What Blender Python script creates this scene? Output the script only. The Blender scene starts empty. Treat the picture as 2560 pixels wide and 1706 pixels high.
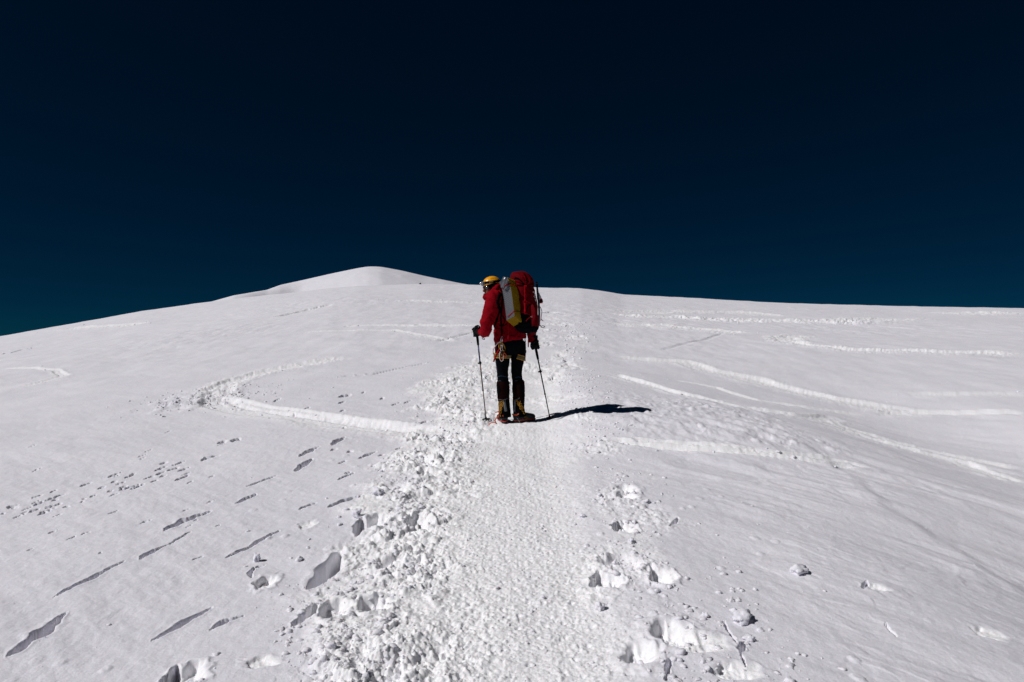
import bpy, bmesh, math, random
import numpy as np
from mathutils import Vector, Matrix, Quaternion
from mathutils.bvhtree import BVHTree

random.seed(7)
R_ = math.radians
S = bpy.context.scene
COL = S.collection

# ------------------------------------------------------------------ camera, sky, sun, exposure
CAMZ = 1.5
F = 1707.0                      # focal length in pixels of a 2560 px wide frame (24 mm lens)
cd = bpy.data.cameras.new('camera'); cam = bpy.data.objects.new('camera', cd); COL.objects.link(cam)
cd.sensor_width = 36.0; cd.lens = 36.0 * F / 2560.0
cd.clip_start = 0.05; cd.clip_end = 20000
cam.location = (0, 0, CAMZ); cam.rotation_euler = (R_(90), 0, 0)
S.camera = cam

SUN_EL, SUN_AZ = 45.0, -110.0       # azimuth measured clockwise from +Y
w = bpy.data.worlds.new('World'); S.world = w; w.use_nodes = True
nt = w.node_tree; nt.nodes.clear()
sky = nt.nodes.new('ShaderNodeTexSky'); sky.sky_type = 'NISHITA'; sky.sun_disc = False
sky.sun_elevation = R_(SUN_EL); sky.sun_rotation = R_(SUN_AZ % 360)
sky.altitude = 5600; sky.air_density = 0.75; sky.dust_density = 0.0; sky.ozone_density = 4.0
tint = nt.nodes.new('ShaderNodeMix'); tint.data_type = 'RGBA'; tint.blend_type = 'MULTIPLY'
tint.inputs[0].default_value = 1.0; tint.inputs[7].default_value = (0.004, 0.098, 0.131, 1)
bgn = nt.nodes.new('ShaderNodeBackground'); bgn.inputs[1].default_value = 0.05
out = nt.nodes.new('ShaderNodeOutputWorld')
nt.links.new(sky.outputs[0], tint.inputs[6]); nt.links.new(tint.outputs[2], bgn.inputs[0]); nt.links.new(bgn.outputs[0], out.inputs[0])

sd = bpy.data.lights.new('sun', 'SUN'); sun = bpy.data.objects.new('sun', sd); COL.objects.link(sun)
sd.energy = 3.4; sd.angle = R_(0.5); sd.color = (1.0, 0.975, 0.965)
sv = Vector((math.sin(R_(SUN_AZ)) * math.cos(R_(SUN_EL)), math.cos(R_(SUN_AZ)) * math.cos(R_(SUN_EL)), math.sin(R_(SUN_EL))))
sun.rotation_euler = sv.to_track_quat('Z', 'Y').to_euler()

S.view_settings.view_transform = 'Standard'; S.view_settings.look = 'None'
S.view_settings.exposure = 0.0; S.view_settings.gamma = 1.0; S.view_settings.use_curve_mapping = False
try:
    S.cycles.max_bounces = 6; S.cycles.diffuse_bounces = 4; S.cycles.glossy_bounces = 2
except Exception: pass

# ------------------------------------------------------------------ materials
def mat(name, col, rough=0.6, metal=0.0, spec=0.5, bump=None, vary=0.0, vscale=30.0, sheen=0.0):
    m = bpy.data.materials.new(name); m.use_nodes = True
    t = m.node_tree; b = t.nodes['Principled BSDF']
    b.inputs['Base Color'].default_value = (*col, 1); b.inputs['Roughness'].default_value = rough
    b.inputs['Metallic'].default_value = metal; b.inputs['Specular IOR Level'].default_value = spec
    if sheen: b.inputs['Sheen Weight'].default_value = sheen
    tc = t.nodes.new('ShaderNodeTexCoord')
    if vary:
        n = t.nodes.new('ShaderNodeTexNoise'); n.inputs['Scale'].default_value = vscale; n.inputs['Detail'].default_value = 6
        t.links.new(tc.outputs['Object'], n.inputs['Vector'])
        r = t.nodes.new('ShaderNodeValToRGB')
        r.color_ramp.elements[0].position = 0.3; r.color_ramp.elements[1].position = 0.75
        r.color_ramp.elements[0].color = (*[c * (1 - vary) for c in col], 1)
        r.color_ramp.elements[1].color = (*[min(1, c * (1 + vary) + 0.004 * vary) for c in col], 1)
        t.links.new(n.outputs[0], r.inputs[0]); t.links.new(r.outputs[0], b.inputs['Base Color'])
    if bump:
        sc, st = bump
        n = t.nodes.new('ShaderNodeTexNoise'); n.inputs['Scale'].default_value = sc; n.inputs['Detail'].default_value = 5
        t.links.new(tc.outputs['Object'], n.inputs['Vector'])
        bp = t.nodes.new('ShaderNodeBump'); bp.inputs['Strength'].default_value = st; bp.inputs['Distance'].default_value = 0.01
        t.links.new(n.outputs[0], bp.inputs['Height']); t.links.new(bp.outputs[0], b.inputs['Normal'])
    return m

def snow_material(name='snow', fine=1.0):
    m = bpy.data.materials.new(name); m.use_nodes = True
    t = m.node_tree; b = t.nodes['Principled BSDF']; N = t.nodes.new; L = t.links.new
    b.inputs['Roughness'].default_value = 0.55; b.inputs['Specular IOR Level'].default_value = 0.12
    geo = N('ShaderNodeNewGeometry')
    b.inputs['Subsurface Weight'].default_value = 0.4; b.inputs['Subsurface Radius'].default_value = (0.8, 0.95, 1.0); b.inputs['Subsurface Scale'].default_value = 0.012
    n1 = N('ShaderNodeTexNoise'); n1.inputs['Scale'].default_value = 0.9; n1.inputs['Detail'].default_value = 8; n1.inputs['Roughness'].default_value = 0.65
    L(geo.outputs['Position'], n1.inputs['Vector'])
    r = N('ShaderNodeValToRGB'); e = r.color_ramp.elements
    e[0].position = 0.32; e[0].color = (0.752, 0.743, 0.812, 1); e[1].position = 0.68; e[1].color = (0.820, 0.812, 0.872, 1)
    at_ = N('ShaderNodeAttribute'); at_.attribute_name = 'loose'; ml = N('ShaderNodeMix'); ml.data_type = 'RGBA'; ml.inputs[7].default_value = (0.905, 0.905, 0.935, 1)
    L(at_.outputs['Fac'], ml.inputs[0])
    L(n1.outputs[0], r.inputs[0])
    # single grains and pores of the firn: small colour flecks
    n4 = N('ShaderNodeTexNoise'); n4.inputs['Scale'].default_value = 95; n4.inputs['Detail'].default_value = 3
    L(geo.outputs['Position'], n4.inputs['Vector'])
    mr = N('ShaderNodeMapRange'); mr.inputs[1].default_value = 0.3; mr.inputs[2].default_value = 0.7; mr.inputs[3].default_value = 0.93; mr.inputs[4].default_value = 1.03
    L(n4.outputs[0], mr.inputs[0])
    mx = N('ShaderNodeMix'); mx.data_type = 'RGBA'; mx.blend_type = 'MULTIPLY'; mx.inputs[0].default_value = 1
    L(r.outputs[0], ml.inputs[6]); L(ml.outputs[2], mx.inputs[6]); L(mr.outputs[0], mx.inputs[7]); L(mx.outputs[2], b.inputs['Base Color'])
    n2 = N('ShaderNodeTexNoise'); n2.inputs['Scale'].default_value = 150; n2.inputs['Detail'].default_value = 4; n2.inputs['Roughness'].default_value = 0.7
    L(geo.outputs['Position'], n2.inputs['Vector'])
    n3 = N('ShaderNodeTexNoise'); n3.inputs['Scale'].default_value = 22; n3.inputs['Detail'].default_value = 7; n3.inputs['Roughness'].default_value = 0.68
    L(geo.outputs['Position'], n3.inputs['Vector'])
    b1 = N('ShaderNodeBump'); b1.inputs['Strength'].default_value = 0.35 * fine; b1.inputs['Distance'].default_value = 0.004
    b2 = N('ShaderNodeBump'); b2.inputs['Strength'].default_value = 0.38 * fine; b2.inputs['Distance'].default_value = 0.02
    L(n2.outputs[0], b1.inputs['Height']); L(n3.outputs[0], b2.inputs['Height']); L(b2.outputs[0], b1.inputs['Normal'])
    L(b1.outputs[0], b.inputs['Normal'])
    return m

SNOW = snow_material()
M = dict(
    jacket=mat('red_shell', (0.20, 0.001, 0.006), 0.85, spec=0.04, bump=(55, 0.35), vary=0.15, vscale=14),
    pants=mat('navy_softshell', (0.0020, 0.0030, 0.0045), 0.9, spec=0.02, bump=(60, 0.3)),
    pants_blue=mat('blue_panel', (0.012, 0.045, 0.09), 0.8, spec=0.15),
    stripe=mat('red_stripe', (0.24, 0.004, 0.02), 0.75, spec=0.15),
    black=mat('black_fabric', (0.0020, 0.0026, 0.0036), 0.9, spec=0.02, bump=(80, 0.3)),
    maroon=mat('maroon_gaiter', (0.009, 0.0018, 0.0018), 0.9, spec=0.02, bump=(90, 0.3), vary=0.3, vscale=40),
    glove=mat('glove_leather', (0.0025, 0.003, 0.004), 0.7, spec=0.08, bump=(70, 0.4)),
    glove_grey=mat('glove_grey', (0.05, 0.05, 0.06), 0.7, spec=0.2),
    skin=mat('skin', (0.19, 0.06, 0.038), 0.55, spec=0.35, vary=0.18, vscale=45),
    helmet=mat('yellow_shell', (0.80, 0.34, 0.003), 0.32, spec=0.5),
    ink=mat('dark_print', (0.02, 0.018, 0.015), 0.6),
    lens=mat('dark_lens', (0.02, 0.028, 0.034), 0.08, spec=0.9),
    silver=mat('silver_metal', (0.55, 0.55, 0.57), 0.3, metal=1.0),
    greyplastic=mat('grey_plastic', (0.18, 0.19, 0.2), 0.45),
    reflect=mat('grey_reflective', (0.10, 0.105, 0.115), 0.6, vary=0.2, vscale=60),
    boot=mat('boot_grey', (0.013, 0.016, 0.02), 0.7, spec=0.2, bump=(120, 0.35), vary=0.3, vscale=60),
    olive=mat('boot_olive', (0.075, 0.045, 0.008), 0.75, spec=0.2),
    sole=mat('rubber_sole', (0.01, 0.01, 0.011), 0.7),
    rand=mat('red_rand', (0.45, 0.02, 0.012), 0.5),
    yellow=mat('yellow_print', (0.55, 0.25, 0.004), 0.6),
    orange=mat('orange_plastic', (0.62, 0.07, 0.008), 0.5),
    packred=mat('pack_red', (0.10, 0.0006, 0.003), 0.8, spec=0.04, bump=(70, 0.3), vary=0.15, vscale=16),
    webbing=mat('red_webbing', (0.26, 0.0012, 0.006), 0.8, spec=0.05),
    white=mat('white_print', (0.55, 0.56, 0.58), 0.6),
    foam=mat('yellow_foam', (0.27, 0.165, 0.003), 0.7, spec=0.15),
    foil=mat('silver_foil', (0.15, 0.155, 0.175), 0.38, metal=0.7),
    bluealu=mat('blue_aluminium', (0.012, 0.03, 0.10), 0.35, metal=0.5),
    copper=mat('brown_aluminium', (0.09, 0.045, 0.035), 0.38, metal=0.6),
    darkalu=mat('dark_aluminium', (0.012, 0.013, 0.015), 0.4, metal=0.4),
    axe=mat('teal_shaft', (0.008, 0.030, 0.042), 0.45, metal=0.2),
    tan=mat('tan_mesh', (0.11, 0.085, 0.03), 0.8, bump=(200, 0.5)),
    cord=mat('white_webbing', (0.55, 0.45, 0.42), 0.75),
    rock=mat('dark_rock', (0.03, 0.028, 0.026), 0.9, bump=(12, 0.8)),
)

# ------------------------------------------------------------------ noise
def _h(ix, iy, s):
    n = (ix.astype(np.int64) * 374761393 + iy.astype(np.int64) * 668265263 + s * 974634777) & 0xffffffff
    n = ((n ^ (n >> 13)) * 1274126177) & 0xffffffff
    return (n ^ (n >> 16)) & 0xffff
_GA = np.arange(65536) * (2 * np.pi / 65536)
_GX, _GY = np.cos(_GA).astype(np.float32), np.sin(_GA).astype(np.float32)
def pn(x, y, s=0):
    x0 = np.floor(x); y0 = np.floor(y); fx = (x - x0).astype(np.float32); fy = (y - y0).astype(np.float32)
    ix, iy = x0.astype(np.int64), y0.astype(np.int64)
    u = fx * fx * fx * (fx * (fx * 6 - 15) + 10); v = fy * fy * fy * (fy * (fy * 6 - 15) + 10)
    def g(a, b):
        h = _h(ix + a, iy + b, s)
        return _GX[h] * (fx - a) + _GY[h] * (fy - b)
    n0 = g(0, 0); n1 = g(1, 0); a = n0 + u * (n1 - n0)
    n0 = g(0, 1); n1 = g(1, 1); b = n0 + u * (n1 - n0)
    return (a + v * (b - a)) * 1.5
def fbm(x, y, s, o=3, g=0.5):
    t = 0; a = 1.0
    for k in range(o):
        t = t + a * pn(x * 2 ** k, y * 2 ** k, s + 11 * k); a *= g
    return t
def billow(x, y, s, o=3, g=0.5):
    t = 0; a = 1.0
    for k in range(o):
        t = t + a * (np.abs(pn(x * 2 ** k, y * 2 ** k, s + 13 * k)) * 2 - 0.5); a *= g
    return t
def cells(x, y, s, jit=0.9):
    """distance to nearest scattered point, plus that point's random value"""
    ix, iy = np.floor(x), np.floor(y); d1 = np.full(x.shape, 9.0, np.float32); idv = np.zeros(x.shape, np.float32)
    for a in (-1, 0, 1):
        for b in (-1, 0, 1):
            cx, cy = ix + a, iy + b
            h = _h(cx, cy, s); h2 = _h(cx, cy, s + 5)
            px = cx + 0.5 + jit * (h / 65536 - 0.5); py = cy + 0.5 + jit * (h2 / 65536 - 0.5)
            d = ((px - x) ** 2 + (py - y) ** 2).astype(np.float32)
            k = d < d1; d1 = np.where(k, d, d1); idv = np.where(k, ((h * 7 + h2 * 3) & 0xffff) / 65536.0, idv)
    return np.sqrt(d1), idv
def facets(x, y, s, jit=.9):
    """broken slabs: every scattered cell is a small tilted plane"""
    ix, iy = np.floor(x), np.floor(y); d1 = np.full(x.shape, 9.0, np.float32); out_ = np.zeros(x.shape, np.float32)
    for a in (-1, 0, 1):
        for b in (-1, 0, 1):
            cx, cy = ix + a, iy + b
            h = _h(cx, cy, s); h2 = _h(cx, cy, s + 5); h3 = _h(cx, cy, s + 9)
            ex = x - (cx + 0.5 + jit * (h / 65536 - 0.5)); ey = y - (cy + 0.5 + jit * (h2 / 65536 - 0.5))
            d = (ex * ex + ey * ey).astype(np.float32); k = d < d1; d1 = np.where(k, d, d1)
            out_ = np.where(k, (h3 / 65536.0 - .5) + _GX[h] * ex * .9 + _GY[h2] * ey * .9, out_)
    return out_
def sst(a, b, x):
    t = np.clip((x - a) / (b - a), 0, 1); return t * t * (3 - 2 * t)

# ------------------------------------------------------------------ the snow slope
# crest of the slope: (pixel column, pixel row) of the photograph turned into angles
CR = [(-700, 930), (0, 842), (218, 804), (354, 780), (512, 757), (655, 739), (740, 729), (825, 719), (893, 714), (1046, 712),
      (1200, 716), (1300, 719), (1360, 720), (1452, 721), (1503, 727), (1554, 735), (1630, 740), (1819, 751), (2023, 759), (2227, 767), (2560, 772), (3200, 800)]
PHI = np.array([math.atan((p - 1280) / F) for p, _ in CR]); ELV = np.array([(853 - q) / F * math.cos(a) for (_, q), a in zip(CR, PHI)])
PHI = np.concatenate([[-math.pi, -2.2, -1.4, -0.95], PHI, [1.0, 1.5, 2.2, math.pi]]); ELV = np.concatenate([[-0.20, -0.20, -0.14, -0.08], ELV, [0.0, -0.08, -0.20, -0.20]])
_pp = np.linspace(-math.pi, math.pi, 7201); _ee = np.interp(_pp, PHI, ELV)
def _smooth(e, half):
    k = np.hanning(half * 2 + 3); k /= k.sum()
    ep = np.concatenate([e[-half - 1:], e, e[:half + 1]]); return np.convolve(ep, k, 'valid')
_ee = _smooth(_ee, 9)
RC = 72.0
def base(x, y):
    r = np.hypot(x, y) + 1e-6; ph = np.arctan2(x, y)
    ec = np.interp(ph, _pp, _ee)
    s0 = 0.0405 * np.cos(ph) - 0.012 * np.abs(np.sin(ph))
    sc = ec + 1.5 / RC
    u = r / RC
    f = np.where(u < 1, 2 * u - u * u, 1.0)
    Hh = -1.5 + r * (s0 + (sc - s0) * f)
    over = np.maximum(r - RC, 0)
    Hh = Hh - np.where(over < 150, 0.0011 * over * over + 0.018 * over, 0.0011 * 22500 + 2.7 + 0.35 * (over - 150))
    # right of the trail the slope rolls away beyond a wind lip
    lipx = 3.25 + 0.12 * np.sin(y * 0.9) + 0.03 * np.sin(y * 3.1)
    g = np.maximum(x - 0.9, 0) * sst(22, 8, y)
    Hh = Hh - 0.020 * g * g * sst(-8, 1, y) * sst(9, 5, x) - 0.05 * np.maximum(x - 1.2, 0) ** 2 * sst(6.5, 3.2, y) * sst(7, 4, x) * sst(-8, 1, y) - 0.32 * sst(5, 9, x) * sst(22, 8, y) * sst(-8, 1, y)
    Hh = Hh - (0.022 + 0.02 * pn(x * 0 + 2.2, y * 1.3, 251)) * sst(-0.03, 0.14, x - lipx - .08 * pn(x * 2, y * 2.5, 252)) * sst(9.5, 7.5, y) * sst(7, 3.6, x)
    Hh = Hh + 0.17 * sst(.25, 1.35, x) * sst(6.0, 2.4, x) * sst(6.4, 8.6, y) * sst(17, 9.5, y)      # bank right of the stance
    Hh = np.maximum(Hh, -420)
    return Hh
def ray_ground(px, py):
    """point of the undisturbed slope seen at a pixel of the 2560 px wide photograph"""
    a = (px - 1280) / F; t = (853 - py) / F
    ds = np.concatenate([np.linspace(1.5, 12, 2000), np.linspace(12, 85, 2500)])
    v = base(a * ds, ds) / ds - t
    k = np.nonzero(v > 0)[0]
    d = ds[k[0]] if len(k) else 80.0
    return float(a * d), float(d)
LOOSE = None
def V(*pts):      # the slope points under pixels given in the 2353 px wide view
    return [ray_ground(p * 1.088, q * 1.088) for p, q in pts]

# features of the surface: slots (deep narrow prints), bowls (round prints), tracks (long furrows)
SLOTS = []   # (points, half width m, depth m)
def slot(pts, hw, dep): SLOTS.append((V(*pts), hw, dep))
slot([(20, 1515), (90, 1468), (150, 1415)], .052, .10); slot([(120, 1380), (200, 1340), (285, 1295)], .036, .07)
slot([(318, 1290), (352, 1270), (388, 1252)], .036, .07); slot([(388, 1252), (410, 1240), (440, 1222)], .016, .03)
slot([(376, 1221), (420, 1198), (486, 1172)], .05, .085); slot([(350, 1469), (408, 1436), (490, 1392)], .036, .08)
slot([(484, 1445), (520, 1424), (558, 1410)], .034, .07); slot([(520, 1278), (570, 1255), (640, 1216)], .026, .06)
slot([(543, 1153), (565, 1142), (590, 1130)], .040, .07); slot([(568, 1113), (600, 1103), (636, 1090)], .022, .04)
slot([(680, 1079), (695, 1068), (716, 1053)], .045, .07); slot([(688, 1048), (710, 1037), (732, 1028)], .045, .07)
slot([(764, 1023), (775, 1015), (792, 1006)], .055, .08); slot([(688, 1168), (705, 1160), (728, 1153)], .03, .05)
slot([(756, 1163), (795, 1150), (835, 1140)], .05, .07); slot([(776, 1101), (795, 1093), (814, 1086)], .03, .05)
slot([(828, 1049), (845, 1042), (864, 1036)], .04, .05); slot([(463, 1059), (480, 1053), (502, 1048)], .05, .06)
slot([(535, 1017), (543, 1013), (549, 1009)], .07, .07); slot([(505, 1021), (512, 1017), (519, 1014)], .05, .05)
slot([(708, 1350), (748, 1315), (782, 1262)], .085, .13); slot([(672, 1438), (705, 1415), (728, 1385)], .05, .10)
slot([(780, 912), (792, 909), (806, 905)], .09, .10); slot([(575, 1325), (578, 1312), (584, 1296)], .02, .05)
slot([(585, 1299), (597, 1295), (610, 1290)], .02, .05); slot([(370, 1590), (392, 1560), (408, 1528)], .04, .09)
slot([(1700, 1500), (1704, 1488), (1708, 1474)], .028, .12); slot([(1660, 1425), (1682, 1465), (1700, 1490)], .008, .05)
slot([(1700, 1500), (1708, 1515), (1716, 1535)], .007, .05); slot([(1540, 1215), (1550, 1203), (1560, 1192)], .02, .04)
slot([(1530, 1565), (1534, 1540), (1540, 1515)], .02, .06); slot([(820, 1225), (828, 1212), (832, 1192)], .07, .12)
slot([(1362, 1345), (1372, 1330), (1380, 1315)], .05, .09); slot([(1414, 1225), (1418, 1215), (1422, 1205)], .05, .09)
slot([(2034, 1425), (2044, 1440), (2060, 1455)], .012, .03); slot([(1984, 1352), (1984, 1343), (1990, 1334)], .02, .03)
rs = random.Random(3)
for k in range(46):      # loose row of small old prints crossing the left slope
    u = rs.random(); cx = 10 + 440 * u + rs.uniform(-25, 25); cy = 1178 - 110 * u + rs.uniform(-22, 22)
    l = rs.uniform(5, 16); slot([(cx - l, cy + l * .35), (cx, cy), (cx + l, cy - l * .35)], rs.uniform(.014, .034), rs.uniform(.02, .05))
for k in range(26):
    cx = rs.uniform(600, 1000); cy = rs.uniform(900, 1090); l = rs.uniform(3, 8)
    slot([(cx - l, cy + l * .4), (cx, cy), (cx + l, cy - l * .4)], rs.uniform(.02, .045), rs.uniform(.03, .06))
for k in range(30):
    cx = rs.uniform(20, 560); cy = rs.uniform(990, 1320); l = rs.uniform(4, 11)
    slot([(cx - l, cy + l * .4), (cx, cy), (cx + l, cy - l * .4)], rs.uniform(.008, .018), rs.uniform(.01, .022))

BOWLS = []   # (x, y, rx, ry, depth)
def bowl(px, py, rx, ry, dep): BOWLS.append((*V((px, py))[0], rx * .88, ry * .88, dep * .8))
bowl(612, 1332, .068, .12, .045); bowl(706, 1203, .07, .11, .02); bowl(432, 1552, .085, .12, .055); bowl(862, 1200, .10, .18, .09)
bowl(1520, 1325, .09, .15, .09); bowl(1400, 1337, .085, .10, .07); bowl(1440, 1217, .08, .13, .06); bowl(1442, 1128, .10, .16, .06)
bowl(1540, 1455, .11, .15, .08); bowl(1440, 1145, .10, .12, .05); bowl(2015, 1350, .085, .06, .02); bowl(1690, 1545, .12, .09, .03)
bowl(600, 1520, .09, .06, .02); bowl(960, 1195, .10, .15, .06); bowl(900, 1290, .11, .14, .07); bowl(985, 1090, .12, .16, .05)
bowl(1470, 1500, .10, .12, .06); bowl(1600, 1480, .16, .12, .03); bowl(860, 1385, .10, .10, .08); bowl(770, 1400, .09, .12, .07)
bowl(2270, 1455, .10, .08, .02); bowl(1010, 1045, .13, .2, .05)

TRACKS = []  # (points, half width, groove depth, berm height, roughness)
def track(pts, hw, dep, berm, rough): TRACKS.append((V(*pts), hw, dep, berm, rough))
track([(1090, 996), (900, 986), (760, 968), (640, 952), (560, 941), (515, 930), (496, 912)], .30, .06, .02, .008)
track([(960, 980), (880, 974), (740, 955), (640, 939), (560, 926), (515, 916)], .14, .035, .015, .006)
track([(508, 925), (497, 905), (508, 888), (540, 872), (600, 857), (680, 842), (760, 829), (820, 822)], .26, .04, .03, .03)
track([(1395, 1016), (1500, 1026), (1600, 1037), (1800, 1050), (1920, 1064), (2005, 1078)], .075, .06, .03, .006)
track([(1420, 1022), (1520, 1033), (1640, 1046), (1800, 1059), (1900, 1070), (1985, 1079)], .06, .05, .03, .006)
track([(1450, 1014), (1600, 1027), (1700, 1036), (1760, 1040)], .05, .04, .02, .006)
track([(1400, 818), (1560, 828), (1680, 858), (1800, 885), (1900, 913), (2000, 930), (2130, 950)], .36, .045, .05, .02)
track([(1400, 858), (1480, 876), (1560, 900), (1700, 930), (1850, 958), (1930, 958)], .18, .04, .04, .018)
track([(1540, 868), (1640, 885), (1740, 915), (1850, 935), (1990, 950)], .13, .03, .03, .01)
track([(2353, 942), (2130, 944), (2000, 946)], .18, .04, .03, .01)
track([(2353, 813), (2150, 812), (1950, 805), (1850, 795), (1806, 785), (1802, 776), (1860, 770)], .45, .06, .09, .06)
track([(1560, 730), (1760, 733), (1940, 738), (2080, 728)], 1.3, .05, .2, .12)
track([(2180, 716), (2353, 715)], 1.4, .05, .22, .10)
track([(1420, 713), (1560, 708), (1700, 710), (1800, 722)], 1.0, .04, .12, .05)
track([(1430, 725), (1560, 728), (1700, 735), (1760, 740)], 1.0, .05, .15, .08)
track([(1400, 748), (1520, 752), (1640, 762), (1712, 768)], .8, .04, .12, .05)
track([(1520, 802), (1600, 785), (1640, 776), (1665, 768)], .12, .05, .0, .0)
track([(1900, 975), (2050, 1022), (2200, 1062), (2353, 1118)], .22, .03, .03, .012)
track([(1850, 955), (2000, 1000), (2160, 1040), (2353, 1080)], .2, .025, .03, .012)
track([(780, 868), (860, 860), (985, 833)], .05, .05, .0, .0); track([(1005, 788), (1050, 778), (1095, 766)], .10, .06, .0, .02)
track([(640, 728), (700, 715), (762, 700)], .3, .14, .0, .05); track([(790, 752), (850, 750), (960, 752)], .3, .04, .05, .03)
track([(920, 690), (1000, 693), (1110, 693)], .6, .05, .10, .06); track([(950, 750), (1020, 752), (1095, 752)], .3, .05, .08, .03)
track([(0, 812), (30, 807), (56, 800)], .12, .06, .0, .0); track([(0, 851), (70, 850), (130, 853), (146, 862), (90, 878), (40, 890)], .12, .03, .02, .01)
track([(1252, 717), (1266, 716), (1281, 717)], .22, .34, .0, .0); track([(690, 768), (900, 762), (1050, 790)], .2, .02, .03, .02)
track([(150, 760), (230, 752), (330, 742)], .6, .05, .05, .05); track([(1900, 735), (1935, 740), (1990, 735)], .7, .02, .22, .2)
track([(2080, 905), (2353, 905)], .2, .02, .02, .01)

def seg_dist(x, y, pts):
    """distance to a polyline, signed side, and the position along it 0..1"""
    best = np.full(x.shape, 1e9); side = np.zeros(x.shape); along = np.zeros(x.shape)
    L = [0.0]
    for p, q in zip(pts[:-1], pts[1:]): L.append(L[-1] + math.hypot(q[0] - p[0], q[1] - p[1]))
    for i, (p, q) in enumerate(zip(pts[:-1], pts[1:])):
        dx, dy = q[0] - p[0], q[1] - p[1]; ll = dx * dx + dy * dy + 1e-9
        t = np.clip(((x - p[0]) * dx + (y - p[1]) * dy) / ll, 0, 1)
        ex, ey = x - p[0] - t * dx, y - p[1] - t * dy; d = np.hypot(ex, ey)
        k = d < best
        best = np.where(k, d, best); side = np.where(k, np.sign(dx * ey - dy * ex), side)
        along = np.where(k, (L[i] + t * (L[i + 1] - L[i])) / L[-1], along)
    return best, side, along

def trail_x(y):   # the beaten trail up the slope
    return np.interp(y, [-5, 0, 2.8, 4.8, 6.7, 8.5, 11, 15, 21, 30, 40, 60], [0.1, 0.05, 0.0, -0.04, 0.03, 0.1, 0.16, 0.5, 1.15, 1.85, 2.3, 2.6])

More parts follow.
